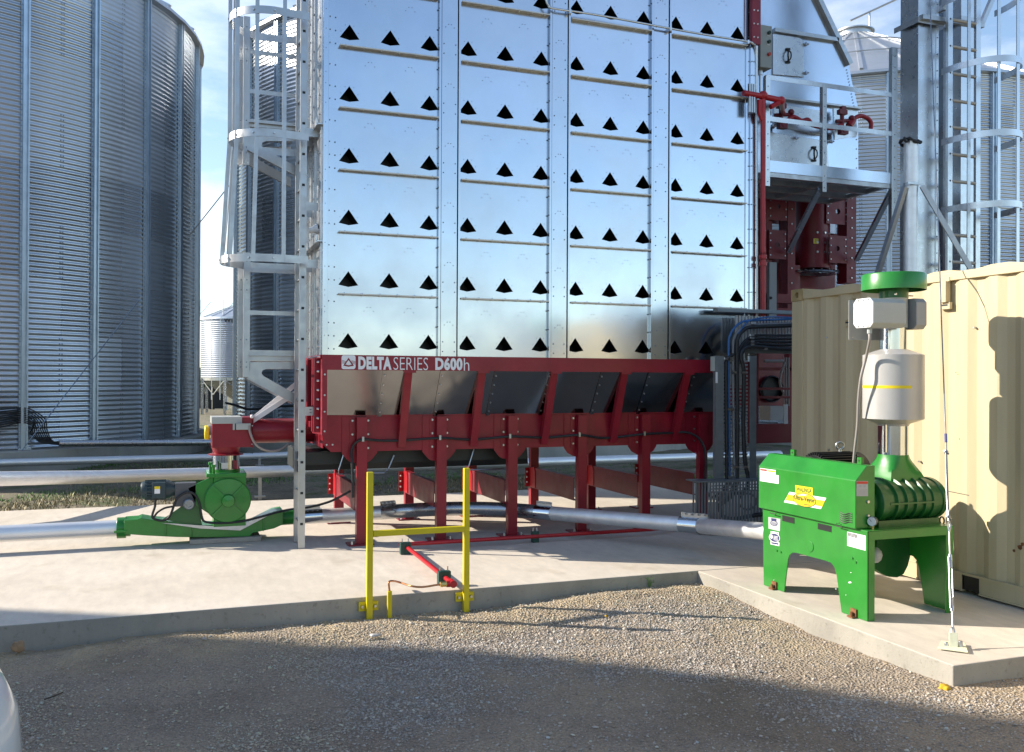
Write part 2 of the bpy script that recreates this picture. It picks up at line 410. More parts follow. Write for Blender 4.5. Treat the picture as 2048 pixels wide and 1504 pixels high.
# ------------------------------------------------------------------ ground
def fbm(x, y, seed=0, sc=1.0, octs=5):
    out = np.zeros_like(x); a = 1.; rg = np.random.default_rng(seed)
    for o in range(octs):
        for k in range(4):
            t = rg.uniform(0, 2*PI); f = sc*2**o*rg.uniform(.7, 1.3)
            out += a*np.sin((x*math.cos(t)+y*math.sin(t))*f + rg.uniform(0, 6.28))*.25
        a *= .55
    return out
def grid_mesh(name, xs, ys, zf, mt, org=(0,0,0)):
    X, Y = np.meshgrid(xs, ys); Z = zf(X, Y)
    co = np.stack([X, Y, Z], -1).reshape(-1, 3); nx, ny = len(xs), len(ys)
    i = np.arange(nx*ny).reshape(ny, nx)
    q = np.stack([i[:-1, :-1], i[:-1, 1:], i[1:, 1:], i[1:, :-1]], -1).reshape(-1, 4)
    me = np_mesh(name, co, q, mt); me.polygons.foreach_set('use_smooth', [True]*len(me.polygons)); me.update()
    ob = bpy.data.objects.new(name, me); COL.objects.link(ob); return ob
def np_mesh(name, co, quads, mt, tone=None):
    me = bpy.data.meshes.new(name); n, k = quads.shape
    me.vertices.add(len(co)); me.vertices.foreach_set('co', co.astype(np.float32).ravel())
    me.loops.add(n*k); me.loops.foreach_set('vertex_index', quads.astype(np.int32).ravel())
    me.polygons.add(n); me.polygons.foreach_set('loop_start', (np.arange(n)*k).astype(np.int32)); me.polygons.foreach_set('loop_total', np.full(n, k, np.int32))
    if mt: me.materials.append(MT[mt])
    if tone is not None:
        a = me.color_attributes.new('tone', 'FLOAT_COLOR', 'POINT'); a.data.foreach_set('color', np.c_[tone, np.ones(len(tone))].astype(np.float32).ravel())
    me.update(calc_edges=True); return me

def sstep(a, b, x): t = np.clip((x-a)/(b-a), 0, 1); return t*t*(3-2*t)
def terrain_z(X, Y):
    z = -.14 + .05*fbm(X, Y, 3, .9, 5)*sstep(12.9, 14, Y) + .012*fbm(X, Y, 5, 5., 3)
    z = np.where((Y < 12.95) & (Y > -9) & (abs(X) < 16), -.34, z)
    return z
xs = np.r_[-900, -400, -150, -60, -30, np.linspace(-16.2, 16.2, 200), 30, 60, 150, 400, 900]
ys = np.r_[-900, -300, -60, -20, np.linspace(-9.2, 12.0, 20), np.linspace(12.94, 22, 100), np.linspace(23, 60, 25), 90, 150, 300, 600, 1200]
struct(grid_mesh('field_ground', xs, ys, terrain_z, 'field_ground'))

def gravel_z(X, Y):
    base = -.158 + .05*sstep(2.0, 4.3, X)*sstep(5.2, 6.95, Y) + .04*sstep(4.4, 3.2, abs(X-4.3)+3.2)*sstep(5.5, 3.9, Y)
    heap = .032*np.exp(-(((X-2.55)/.75)**2 + ((Y-6.62)/.26)**2)) + .035*np.exp(-(((X-.55)/.9)**2 + ((Y-6.60)/.22)**2)) + .02*np.exp(-(((X-3.9)/.7)**2 + ((Y-6.5)/.4)**2))
    heap += .05*np.exp(-(((X-1.2)/.16)**2+((Y-6.9)/.12)**2))*0
    dip = -.015*np.exp(-(((X-1.45)/.3)**2 + ((Y-6.85)/.15)**2))
    return base + heap + dip + .011*fbm(X, Y, 11, 3.2, 4) + .007*fbm(X, Y, 12, 17., 3) + .026*sstep(6.35, 6.9, Y)*fbm(X, Y, 13, 4.5, 4)
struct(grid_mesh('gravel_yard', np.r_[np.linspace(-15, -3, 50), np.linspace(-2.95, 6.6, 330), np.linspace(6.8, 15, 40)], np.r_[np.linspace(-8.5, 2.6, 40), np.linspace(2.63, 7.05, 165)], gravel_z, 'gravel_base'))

# stones: thousands of small broken pieces lying on the yard, one mass
def scatter_stones():
    N = 85000
    X = RNG.uniform(-2.4, 5.6, N*5); Y = RNG.uniform(2.9, 6.94, N*5)
    r = X*RM[0][0] + Y*RM[0][1]; f = X*RM[2][0] + Y*RM[2][1]
    dens = .10 + .90*sstep(-.30, .35, fbm(X, Y, 21, 1.5, 5)) 
    dens = dens*(1 - .72*sstep(6.0, 6.55, Y + .35*fbm(X, Y, 22, 2.2, 3))*(X < 4.4))
    ok = (f > 3.6) & (abs(r/f) < .66) & ~((X > 4.30) & (Y > 4.12)) & (RNG.uniform(0, 1, N*5) < dens)
    X, Y = X[ok][:N], Y[ok][:N]; n = len(X)
    s = np.clip(np.exp(RNG.normal(math.log(.0048), .45, n)), .0025, .016)
    big = RNG.uniform(0, 1, n) < .012; s[big] *= 1.7
    base = np.array([[1,0,0],[0,1,0],[-1,0,0],[0,-1,0],[0,0,.75],[0,0,-.75],[.6,.6,.45],[-.6,-.6,.4]])
    tri = np.array([[0,6,4],[6,1,4],[1,2,4],[2,7,4],[7,3,4],[3,0,4],[6,0,5],[1,6,5],[2,1,5],[7,2,5],[3,7,5],[0,3,5]])
    an = RNG.uniform(0, 6.28, n); ca, sa = np.cos(an), np.sin(an)
    P = base[None]*RNG.uniform(.62, 1.25, (n, 8, 1))*np.stack([np.ones(n), RNG.uniform(.6, 1, n), RNG.uniform(.5, .9, n)], 1)[:, None, :]*s[:, None, None]
    Q = np.stack([P[..., 0]*ca[:, None]-P[..., 1]*sa[:, None], P[..., 0]*sa[:, None]+P[..., 1]*ca[:, None], P[..., 2]], -1)
    Q[..., 2] += Q[..., 0]*RNG.uniform(-.4, .4, (n, 1))
    Q += np.stack([X, Y, gravel_z(X, Y)+s*.22], 1)[:, None, :]
    tone = np.array([.44, .38, .325])[None]*np.exp(RNG.normal(0, .30, (n, 1)))*np.array([1, 1, 1])
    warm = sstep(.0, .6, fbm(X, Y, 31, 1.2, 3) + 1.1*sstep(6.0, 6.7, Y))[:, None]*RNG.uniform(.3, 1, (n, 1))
    tone = tone*(1-warm) + warm*np.array([.56, .45, .325])*np.exp(RNG.normal(0, .25, (n, 1)))  # paler tan by the slab: sand, plus brightening put in for the sunlit strip
    blue = (RNG.uniform(0, 1, (n, 1)) < .35)*(1-warm); tone = tone*(1-blue*.5) + blue*.5*np.array([.42, .39, .365])
    tone = np.clip(tone, .03, .55)
    me = np_mesh('gravel_stones', Q.reshape(-1, 3), (tri[None] + 8*np.arange(n)[:, None, None]).reshape(-1, 3), 'stone', np.repeat(tone, 8, 0))
    ob = bpy.data.objects.new('gravel_stones', me); COL.objects.link(ob)
    stuff(ob, 'loose crushed gravel covering the yard in front of the concrete pad', 'gravel')
scatter_stones()

mb = MB(); mb.box(-15, 15, 6.95, 12.9, -.32, 0); mb.m = [1]*6; mb.m[1] = 0
pad = struct(mb.build('concrete_pad', ['concrete', 'concrete_edge'], bevel=.008))
mb = MB(); mb.box(4.318, 15, 4.137, 6.947, -.32, -.002); mb.m = [1]*6; mb.m[1] = 0
struct(mb.build('equipment_pad', ['concrete', 'concrete_edge'], bevel=.008))

def grass():
    n0 = 60000
    X = RNG.uniform(-8.5, 9.5, n0); Y = 12.93 + 7.5*RNG.uniform(0, 1, n0)**1.35
    d = fbm(X, Y, 41, 1.1, 5) + .25*sstep(13.6, 12.95, Y)
    ok = RNG.uniform(-.35, .55, n0) < d; X, Y, d = X[ok], Y[ok], d[ok]; n = len(X)
    h = RNG.uniform(.02, .065, n)*(1 + .5*np.clip(d, 0, 1)); a = RNG.uniform(0, 6.28, n); wd = RNG.uniform(.006, .012, n)
    lean = RNG.uniform(-.6, .6, (n, 2))*h[:, None]; z = terrain_z(X, Y)-.005
    b0 = np.stack([X-np.cos(a)*wd, Y-np.sin(a)*wd, z], 1); b1 = np.stack([X+np.cos(a)*wd, Y+np.sin(a)*wd, z], 1)
    mid = np.stack([X+lean[:, 0]*.4, Y+lean[:, 1]*.4, z+h*.6], 1); tip = np.stack([X+lean[:, 0], Y+lean[:, 1], z+h], 1)
    co = np.stack([b0, b1, mid, tip], 1).reshape(-1, 3)
    t = np.array([[0, 1, 2], [0, 2, 3], [1, 3, 2]])
    green = sstep(-.25, .35, fbm(X, Y, 43, .9, 4))[:, None]
    tone = (np.array([.30, .25, .14])*(1-green) + np.array([.11, .25, .04])*green)*np.exp(RNG.normal(0, .3, (n, 1)))
    me = np_mesh('grass', co, (t[None]+4*np.arange(n)[:, None, None]).reshape(-1, 3), 'grass_blade', np.repeat(tone, 4, 0))
    ob = bpy.data.objects.new('grass', me); COL.objects.link(ob)
    stuff(ob, 'short patchy grass and weeds growing between the pad and the bins', 'grass')
grass()

# ------------------------------------------------------------------ grain bins
BIN_R, BIN_H, NST = 6.4, 9.85, 28
def corrugated(R, H, pitch, nt, amp, per=6, dz=0.):
    nz = int(H/pitch)*per; k = np.arange(nz+1); z = k*pitch/per
    r = R + amp*np.sin(2*PI*k/per)
    th = np.arange(nt)*2*PI/nt
    co = np.stack([r[:, None]*np.cos(th)[None], r[:, None]*np.sin(th)[None], np.repeat(z[:, None], nt, 1)+dz], -1).reshape(-1, 3)
    i = np.arange(nz)[:, None]*nt; j = np.arange(nt)[None]; j2 = (j+1) % nt
    q = np.stack([i+j, i+j2, i+nt+j2, i+nt+j], -1).reshape(-1, 4)
    return co, q
def bin_wall():
    co, q = corrugated(BIN_R, BIN_H, .1016, 168, .0090)
    # rows of bolts: sheet overlaps half-way between stiffeners, staggered ring by ring
    vs, fs = [], []
    off = len(co); k = 0
    for ring in range(9):
        for s_ in range(NST):
            if (s_+ring) % 2: continue
            t = (s_+.5)*2*PI/NST
            for half in (-.012, .012):
                for b_ in range(11):
                    z = ring*1.1176 + .0254 + b_*.1016 + .003
                    tt = t + half/BIN_R*2.2; R = BIN_R + .010
                    c = np.array([R*math.cos(tt), R*math.sin(tt), z]); n_ = np.array([math.cos(tt), math.sin(tt), 0]); t_ = np.array([-n_[1], n_[0], 0])
                    e = .012
                    vs += [c-t_*e-[0, 0, e], c+t_*e-[0, 0, e], c+t_*e+[0, 0, e], c-t_*e+[0, 0, e], c+n_*.010, c+n_*.010]
                    o = off + k*6; fs += [(o, o+1, o+4, o+4), (o+1, o+2, o+4, o+5), (o+2, o+3, o+4, o+5), (o+3, o, o+4, o+5)]; k += 1
    n0 = len(q); me = bpy.data.meshes.new('wall')
    allf = [tuple(a) for a in q.tolist()] + [f[:3] for f in fs]
    me.from_pydata(np.r_[co, np.array(vs)].tolist(), [], allf)
    me.materials.append(MT['galv_bin']); me.materials.append(MT['dark_bolt'])
    me.polygons.foreach_set('material_index', [0]*n0 + [1]*(len(allf)-n0)); me.polygons.foreach_set('use_smooth', [True]*n0 + [False]*(len(allf)-n0)); me.update()
    return me
def stiffener_mesh():
    mb = MB(); R = BIN_R
    mb.box(R+.006, R+.026, -.085, .085, 0, BIN_H)
    for s_ in (-1, 1): mb.box(R+.026, R+.085, min(s_*.035, s_*.062), max(s_*.035, s_*.062), 0, BIN_H)
    mb.box(R+.026, R+.05, -.035, .035, 0, BIN_H)
    for k in range(int(BIN_H/.1016)):
        for s_ in (-1, 1): mb.bolt((R+.027, s_*.0735, .05+k*.1016), (1, 0, 0), .009, .011, 1, 5)
    mb.box(R+.0, R+.10, -.12, .12, -.008, .02)
    return mb
def roof_mesh():
    mb = MB(); n = 56; rp = .55; hp = 3.25
    pr = [(BIN_R+.14, -.06), (BIN_R+.13, .02), (rp, hp), (rp, hp+.16), (rp+.10, hp+.16), (rp+.10, hp+.20), (.0, hp+.32)]
    mb.lathe((0, 0, BIN_H), (0, 0, 1), pr, n)
    mb.lathe((0, 0, BIN_H), (0, 0, 1), [(BIN_R-.02, -.10), (BIN_R+.14, -.06)], n)
    for j in range(NST):
        t = 2*PI*(j+.5)/NST
        for s_ in (0,):
            a = V(math.cos(t), math.sin(t), 0)
            mb.bar(a*(BIN_R+.10)+V(0, 0, BIN_H+.05), a*(rp+.12)+V(0, 0, BIN_H+hp-.08), .10, .09)
    for fr in (.38, .70):
        R = BIN_R*(1-fr)+rp*fr; z = BIN_H + hp*fr + .13
        mb.tube([V(R*math.cos(t), R*math.sin(t), z) for t in np.linspace(0, 2*PI, 57)], .022, 6, 0, False)
    return mb
WALL_ME = bin_wall(); WALL_ME.name = 'wall'
def make_bin(name, c, zb, label, phase, detail=True, found_top=None):
    t = thing('grain_bin', label, 'grain bin', (c[0], c[1], zb), 'corrugated steel grain bins')
    if 'proto' not in BINS:
        wl = bpy.data.objects.new('wall', WALL_ME); COL.objects.link(wl); wl.parent = t
        ORG[t] = V(0, 0, 0)
        st = stiffener_mesh().build('stiffener', ['galv_stiff', 'dark_bolt'], t)
        rf = roof_mesh().build('roof', 'galv_roof', t, smooth=20)
        BINS['proto'] = (wl, st, rf); parts = (wl, st, rf); first = True
    else:
        parts = [copy_part(o, t) for o in BINS['proto']]; first = False
    parts[0].rotation_euler.z = phase; parts[2].rotation_euler.z = phase
    parts[1].rotation_euler.z = phase
    for k in range(1, NST):
        s_ = copy_part(parts[1], t); s_.rotation_euler.z = phase + 2*PI*k/NST
    ORG[t] = V(0, 0, 0)
    mb = MB(); mb.lathe((0, 0, 0), (0, 0, 1), [(BIN_R+.32, -zb-.4), (BIN_R+.32, -.03), (BIN_R+.29, -.002), (BIN_R-.3, -.002)], 96)
    mb.build('foundation', 'foundation', t, smooth=30)
    return t
BINS = {}
b1 = make_bin('bin', (-5.913, 25.319), .285, 'large corrugated grain bin filling the left edge, nearest of the bins', .06)
b2c = cam2w(-1.52, 26.86)
b2 = make_bin('bin', b2c, .60, 'corrugated grain bin half hidden behind the caged ladder and dryer', .055)
b3c = cam2w(11.70, 31.1)
b3 = make_bin('bin', b3c, .36, 'corrugated grain bin with visible cone roof behind the bucket elevator', .10)
sc_ = cam2w(-21.4, 2.58)  # spot for an out-of-view bin, added to cast the foreground shadow
b4 = make_bin('bin', sc_, -.10, 'unseen corrugated grain bin added left of the yard to shade the gravel', .0)

# peak ladder stub standing on the roof of the right-hand bin
rf3 = [o for o in b3.children if o.name.startswith('roof')][0]
mb = MB(); mb.tube([(-.2, 0, BIN_H+3.8), (2.1, -.9, BIN_H+5.0)], .035, 6); mb.tube([(.45, -.25, BIN_H+4.1), (.45, -.25, BIN_H+3.5)], .03, 6)
ORG[rf3] = V(0, 0, 0); mb.build('roof_arm', 'galv_roof', rf3)

# black cables on bin 1: strapped bundle that sweeps down into a conduit along the foundation
cb = thing('cable_bundle', 'bundle of black power cables sweeping down the wall of the left bin', 'cables', (-9.5, 18.4, .3))
for k in range(9):
    o = k*.043
    pts = [atD(-60, 823+k*4.2, 16.2), atD(0, 819+k*4.4, 16.9), atD(42, 816+k*3.6, 17.45), atD(64+k*.2, 820+k*4.0, 17.55), atD(90-k*3.6, 838+k*3.2, 17.6), atD(94-k*3.8, 860+k*1.2, 17.6), atD(104-k*2.6, 881+k*.5, 17.6), atD(121, 886+(k%4)*1.2, 17.6)]
    mb = MB(); mb.tube(curve_pts(pts, 6), .0135, 6); mb.build('cable', 'rubber', cb, smooth=60)
for k in range(9): p = atD(45, 816+k*3.6, 17.38); mb = MB(); mb.box(p.x-.02, p.x+.02, p.y-.03, p.y+.03, p.z-.014, p.z+.010); mb.build('clamp', 'grey_light', cb)
mb = MB(); mb.tube([atD(118, 887, 17.6), atD(425, 885, 19.4)], .07, 8)
tag(mb.build('conduit', 'galv_flash', smooth=50), 'long galvanised conduit along the foundation of the left bin', 'conduit')
# cable draped round the second bin
mb = MB(); mb.tube(curve_pts([atD(452, 806, 21.8), atD(470, 810, 21.4), atD(495, 818, 21.1), atD(520, 817, 20.9), atD(560, 813, 20.6), atD(600, 811, 20.3), atD(640, 812, 20.1)], 5), .03, 6)
tag(mb.build('hung_cable', 'rubber', smooth=60), 'black cable hung across the wall of the half hidden bin', 'cable')
# thin bracing wire standing across the left bin and the guy wire in the gap
mb = MB(); mb.tube([atD(43, 902, 16.9), atD(278, 600, 18.2)], .010, 5)
tag(mb.build('stay_wire', 'galv_dark'), 'thin slanted stay wire in front of the left bin wall', 'wire')
mb = MB(); mb.tube([atD(380, 470, 21.0), atD(475, 350, 20.6)], .012, 5)
tag(mb.build('stay_wire', 'galv_dark'), 'thin stay wire crossing the sky between the two left bins', 'wire')

# ------------------------------------------------------------------ small hopper bin far behind
def hopper_bin():
    D = 45.; c = atD(494, 760, D+2.2); cx, cy = c.x, c.y; R = 2.28
    z = lambda y: CAMZ + (757-y)*D/FPX
    t = thing('hopper_bin', 'small hopper bottom bin on steel legs far behind between the big bins', 'hopper bin', (cx, cy, -.14))
    co, q = corrugated(R, z(636)-z(756), .1016, 72, .008, 4)
    mb = MB(); mb.add(co + [cx, cy, z(756)], q.tolist()); mb.build('wall', 'galv_far', t, smooth=60, recalc=False)
    mb = MB(); mb.lathe((cx, cy, 0), (0, 0, 1), [(R+.06, z(638)), (R+.05, z(634)), (.35, z(600)), (.35, z(597)), (0, z(596))], 40)
    for j in range(20):
        a = 2*PI*j/20; d = V(math.cos(a), math.sin(a), 0); mb.bar(V(cx, cy, z(633))+d*R, V(cx, cy, z(600))+d*.4, .04, .05)
    for dx in (-.55, .35):
        p = V(cx-1.7+dx*1.2, cy-1.6, z(634)); mb.tube([p, p+V(0, 0, .85)], .02, 5)
        mb.tube([p+V(0, 0, .1), p+V(.5, .3, .75)], .015, 5)
    mb.build('roof', 'galv_roof', t, smooth=20)
    mb = MB(); mb.lathe((cx, cy, 0), (0, 0, 1), [(R, z(756)), (R, z(762)), (.3, z(812)), (0, z(812))], 40); mb.build('cone', 'galv_dark', t, smooth=30)
    for j in range(8):
        a = 2*PI*(j+.3)/8; d = V(math.cos(a), math.sin(a), 0)*R
        mb = MB(); mb.bar(V(cx, cy, z(757))+d, V(cx, cy, -.2)+d, .13, .13)
        a2 = 2*PI*(j+1.3)/8; d2 = V(math.cos(a2), math.sin(a2), 0)*R
        mb.bar(V(cx, cy, z(760))+d, V(cx, cy, z(790))+(d+d2)*.5, .05, .05); mb.bar(V(cx, cy, z(760))+d2, V(cx, cy, z(790))+(d+d2)*.5, .05, .05)
        mb.build('leg', 'galv_dark', t)
    mb = MB(); a0 = math.atan2(-cy, -cx)
    # letters follow the curved wall
    vs, fs = text_faces('WES', .012); x0 = min(v.x for v in vs); x1 = max(v.x for v in vs); y0 = min(v.y for v in vs); y1 = max(v.y for v in vs)
    pl = atD(448, 640, D); az = math.atan2(pl.y-cy, pl.x-cx)
    for k, v in enumerate(vs):
        u = (v.x-x0)/(x1-x0)*.72; a = az + .0 + u/R; h = z(646) + (v.y-y0)/(y1-y0)*.25
        vs[k] = V(cx+math.cos(a)*(R+.03), cy+math.sin(a)*(R+.03), h)
    mb.add(vs, fs); mb.build('lettering', 'print_black', t)
    mb = MB(); p = atD(432, 700, D-.3); 
    for s_ in (-.2, .2): mb.tube([V(p.x+s_, p.y, z(640)), V(p.x+s_, p.y, z(800))], .02, 5)
    mb.build('ladder', 'galv_roof', t)
hopper_bin()
for k, (xa, xb) in enumerate(((388, 421), (427, 452))):
    a, b = atD(xa, 826, 52), atD(xb, 826, 52); h = 1.45
    t = thing('board_fence', 'dark slatted fence panel under the hopper bin, ' + ('left one' if k == 0 else 'right one with a white post'), 'fence', a, 'slatted fence panels')
    mb = MB(); n = 9
    for j in range(n): p = a.lerp(b, (j+.5)/n); mb.box(p.x-.055, p.x+.055, p.y-.02, p.y+.02, a.z+.25, a.z+h)
    mb.bar(a+V(0, .03, .5), b+V(0, .03, .5), .04, .1); mb.bar(a+V(0, .03, 1.2), b+V(0, .03, 1.2), .04, .1); mb.build('slat_panel', 'fence_dark', t)
    for p in (a, b): mb = MB(); mb.box(p.x-.06, p.x+.06, p.y-.06, p.y+.06, a.z, a.z+h+.1); mb.build('post', 'grey_light' if (k and p is b) else 'fence_dark', t)

# trees at the end of the gap between the bins
def tree(x, D, h, label):
    p = atD(x, 790, D); p.z = -.2
    t = thing('tree', label, 'tree', p, 'trees far beyond the bins')
    mb = MB(); mb.tube([p, p+V(.1, 0, h*.35), p+V(0, .1, h*.8)], [.16, .12, .03], 7)
    for k in range(6):
        a = RNG.uniform(0, 6.28); mb.tube([p+V(0, 0, h*.3), p+V(math.cos(a)*h*.25, math.sin(a)*h*.25, h*.7)], [.06, .02], 5)
    mb.build('trunk', 'bark', t)
    n = 2600; c = np.array([p.x, p.y, p.z+h*.6])
    cl = RNG.normal(0, 1, (26, 3)); cl /= np.linalg.norm(cl, axis=1)[:, None]; cl *= RNG.uniform(.4, 1, (26, 1))*np.array([h*.38, h*.38, h*.40])
    pos = c + cl[RNG.integers(0, 26, n)] + RNG.normal(0, h*.075, (n, 3))
    u = RNG.normal(0, 1, (n, 3)); u /= np.linalg.norm(u, axis=1)[:, None]; v = np.cross(u, RNG.normal(0, 1, (n, 3))); v /= np.linalg.norm(v, axis=1)[:, None]
    s = RNG.uniform(.07, .16, (n, 1)); co = np.stack([pos-u*s, pos+v*s*.6, pos+u*s, pos-v*s*.6], 1).reshape(-1, 3) - np.array(p)
    me = np_mesh('crown', co, np.arange(n*4).reshape(-1, 4), 'leaf'); ob = bpy.data.objects.new('crown', me); COL.objects.link(ob); ob.parent = t
tree(398, 95, 3.2, 'low bushy green tree at the left of the gap between the bins')
tree(418, 110, 3.6, 'taller green tree behind the slatted fence in the gap')
tree(446, 100, 3.0, 'green tree right of the gap, behind the hopper bin legs')
tree(372, 120, 4.0, 'green tree partly behind the edge of the left bin')
# ------------------------------------------------------------------ grain dryer
F, SU, ROW, ZR = 8.906, .4064, .60586, 2.129
XL, XR, TOP = 1.314, 6.329, 9.6
YB1, YB2 = 10.0, 11.3                       # back of the front column, back of the tower
colX = lambda i: (i+2.8606)*SU
dr = thing('grain_dryer', 'tall galvanised grain dryer with rows of black triangular vents on a red base', 'grain dryer', (3.6, 10.1, 0))
SECT = [(1.367, 2.470), (2.703, 3.682), (3.925, 4.899), (5.152, 6.144)]
def cells(sec): return [i for i in range(1, 13) if (i-1)//3 == sec]
def panel(sec, r):
    x0, x1 = SECT[sec]; mb = MB(); zt = ZR + r*ROW - .226 + ROW; zb = ZR + r*ROW - .226
    if r == 0: zb = 1.86
    cs = cells(sec); edges = [x0] + [(colX(a)+colX(b))/2 for a, b in zip(cs, cs[1:])] + [x1]
    tilt = random.uniform(-.002, .002); y = F
    for k, i in enumerate(cs):
        cx, z = colX(i), ZR + r*ROW; xa, xb = edges[k], edges[k+1]
        if r > 6 or (r == 0 and i == 12):
            mb.add([(xa, y, zb), (xb, y, zb), (xb, y, zt), (xa, y, zt)], [(0, 1, 2, 3)]); continue
        h = [(cx, y, z), (cx+.0975, y, z-.136), (cx, y, z-.155), (cx-.0975, y, z-.136)]
        o = [(xa, y, zb), (xb, y, zb), (xb, y, zt), (xa, y, zt)]
        mb.add(o + h, [(2, 3, 4), (2, 4, 5), (1, 2, 5), (0, 1, 6), (1, 5, 6), (0, 6, 7), (3, 0, 7), (3, 7, 4)])
    if r <= 7:
        for i in cs:
            cx, z = colX(i), ZR + r*ROW
            for dx, dz in ((-.042, -.01), (.042, -.01), (-.085, -.075), (.085, -.075)): mb.bolt((cx+dx, y, z+dz), (0, -1, 0), .0045, .004, 1, 5)
        for cx in ([(colX(a)+colX(b))/2 for a, b in zip(cs, cs[1:])]):
            z = ZR + r*ROW + .235
            for dx, dz in ((-.016, .022), (.016, .022), (-.047, -.016), (.047, -.016)): mb.bolt((cx+dx, y, z+dz), (0, -1, 0), .0050, .004, 1, 5)
    return mb
for sec in range(4):
    for r in range(0, 13):
        if ZR + r*ROW > TOP: break
        panel(sec, r).build('wall_panel', ['galv_sheet', 'dark_bolt'], dr, recalc=False)
# vents: black triangular duct mouths running back into the tower
mb = MB(); h = [(0, 0, 0), (.0975, 0, -.136), (0, 0, -.155), (-.0975, 0, -.136)]
mb.add([(a, b+.003, c) for a, b, c in h] + [(a*.96, .22, c*.96-.004) for a, b, c in h], [(0, 1, 5, 4), (1, 2, 6, 5), (2, 3, 7, 6), (3, 0, 4, 7), (4, 5, 6, 7)])
vent0 = None
for r in range(0, 7):
    for i in range(1, 13):
        if r == 0 and i == 12: continue
        if vent0 is None:
            vent0 = mb.build('vent', 'duct_black', dr, org=None); base = ORG[dr]
            for v in vent0.data.vertices: v.co += base
            vent0.location = V(colX(i), F, ZR+r*ROW) - base
        else:
            c = copy_part(vent0, dr); c.location = V(colX(i), F, ZR+r*ROW) - ORG[dr]
# ledges (flashing strips) below each row of vents
for r in range(1, 9):
    for sec, (x0, x1) in enumerate(SECT):
        mb = MB(); z = ZR + r*ROW - .232; xa = x0 + (.10 if sec == 0 else .004); xb = x1 - .004
        mb.box(xa, xb, F-.058, F-.001, z, z+.008); mb.box(xa, xb, F-.060, F-.055, z-.002, z+.010)
        n = 7 if sec else 6
        for k in range(n): x = xa+.06+(xb-xa-.12)*k/(n-1); mb.bolt((x, F-.035, z), (0, 0, -1), .009, .008, 1); mb.bolt((x, F-.035, z+.010), (0, 0, 1), .009, .010, 1)
        mb.build('ledge', ['ledge_metal', 'zinc_bolt'], dr)
# mullion channels between the panel sections
for (x0, x1) in ((2.470, 2.703), (3.682, 3.925), (4.899, 5.152)):
    mb = MB(); fw = .030; z0 = 1.88
    mb.box(x0+.032, x1-.036, F-.030, F-.024, z0, TOP)
    for xa in (x0+.032, x1-.040): mb.box(xa, xa+.004, F-.0245, F+.02, z0, TOP)
    mb.box(x0+.002, x0+.024, F-.042, F-.002, z0, TOP); mb.box(x1-.026, x1-.004, F-.042, F-.002, z0, TOP)
    z = z0+.08
    while z < 7:
        for k, dz in enumerate((0, .098)):
            for dx in (.062, -.062): mb.bolt(((x0+x1)/2-.002+dx, F-.030, z+dz), (0, -1, 0), .0075, .006, 1)
        for dx in (-.014, .014): mb.bolt(((x0+x1)/2-.002+dx, F-.030, z+.30), (0, -1, 0), .0055, .004, 1)
        for dx in (-.045, .045): mb.bolt(((x0+x1)/2-.002+dx, F-.030, z+.27), (0, -1, 0), .0055, .004, 1)
        for dz in (.05, .25, .45):
            mb.bolt((x0+.002, F-.03, z+dz), (-1, 0, 0), .008, .010, 1); mb.bolt((x1-.026, F-.03, z+dz), (-1, 0, 0), .008, .010, 1)
        z += ROW
    mb.build('mullion', ['galv_sheet', 'dark_bolt'], dr)
# corner posts of the tower: left and right, with bolt lines
mb = MB()
mb.box(XL, XL+.048, F-.030, F-.024, 1.90, TOP); mb.box(XL, XL+.006, F-.024, F+.07, 1.90, TOP); mb.box(XL+.050, XL+.056, F-.022, F, 1.90, TOP)
z = 1.97
while z < 7.2:
    mb.bolt((XL+.118, F, z), (0, -1, 0), .0085, .007, 1); mb.bolt((XL+.064, F, z+.004), (0, -1, 0), .008, .008, 1); z += .2095 if int((z-1.9)/.2) % 3 else .127
z = 2.1
while z < 7: mb.bolt((XL+.022, F-.030, z), (0, -1, 0), .0048, .004, 1); z += random.choice((.19, .05, .11, .23))
mb.build('corner_post', ['galv_sheet', 'dark_bolt'], dr)
mb = MB()
mb.box(6.146, 6.196, F-.012, F-.004, 1.9, TOP); mb.box(6.196, 6.268, F-.030, F-.012, 1.9, TOP); mb.box(6.270, 6.300, F-.006, F+.02, 1.9, TOP); mb.box(6.300, XR, F+.02, F+.06, 1.9, TOP)
z = 1.97
while z < 7.4:
    for x in (6.184, 6.214, 6.243, 6.286): mb.bolt((x, F-.030 if 6.196 < x < 6.268 else F-.012, z), (0, -1, 0), .007, .010, 1)
    z += .285 if int(z*3) % 3 else .16
mb.build('corner_post', ['galv_sheet', 'dark_bolt'], dr)
mb = MB(); zr = onY(1503, 92, F).z
mb.box(6.178, 6.235, F-.085, F-.032, zr, TOP); mb.box(6.237, 6.300, F-.075, F-.032, zr, TOP)
for k in range(16):
    for x in (6.20, 6.25): mb.bolt((x, F-.086, zr+.07+k*.155), (0, -1, 0), .010, .010, 1)
mb.build('lifting_channel', ['red_paint', 'white_decal'], dr)
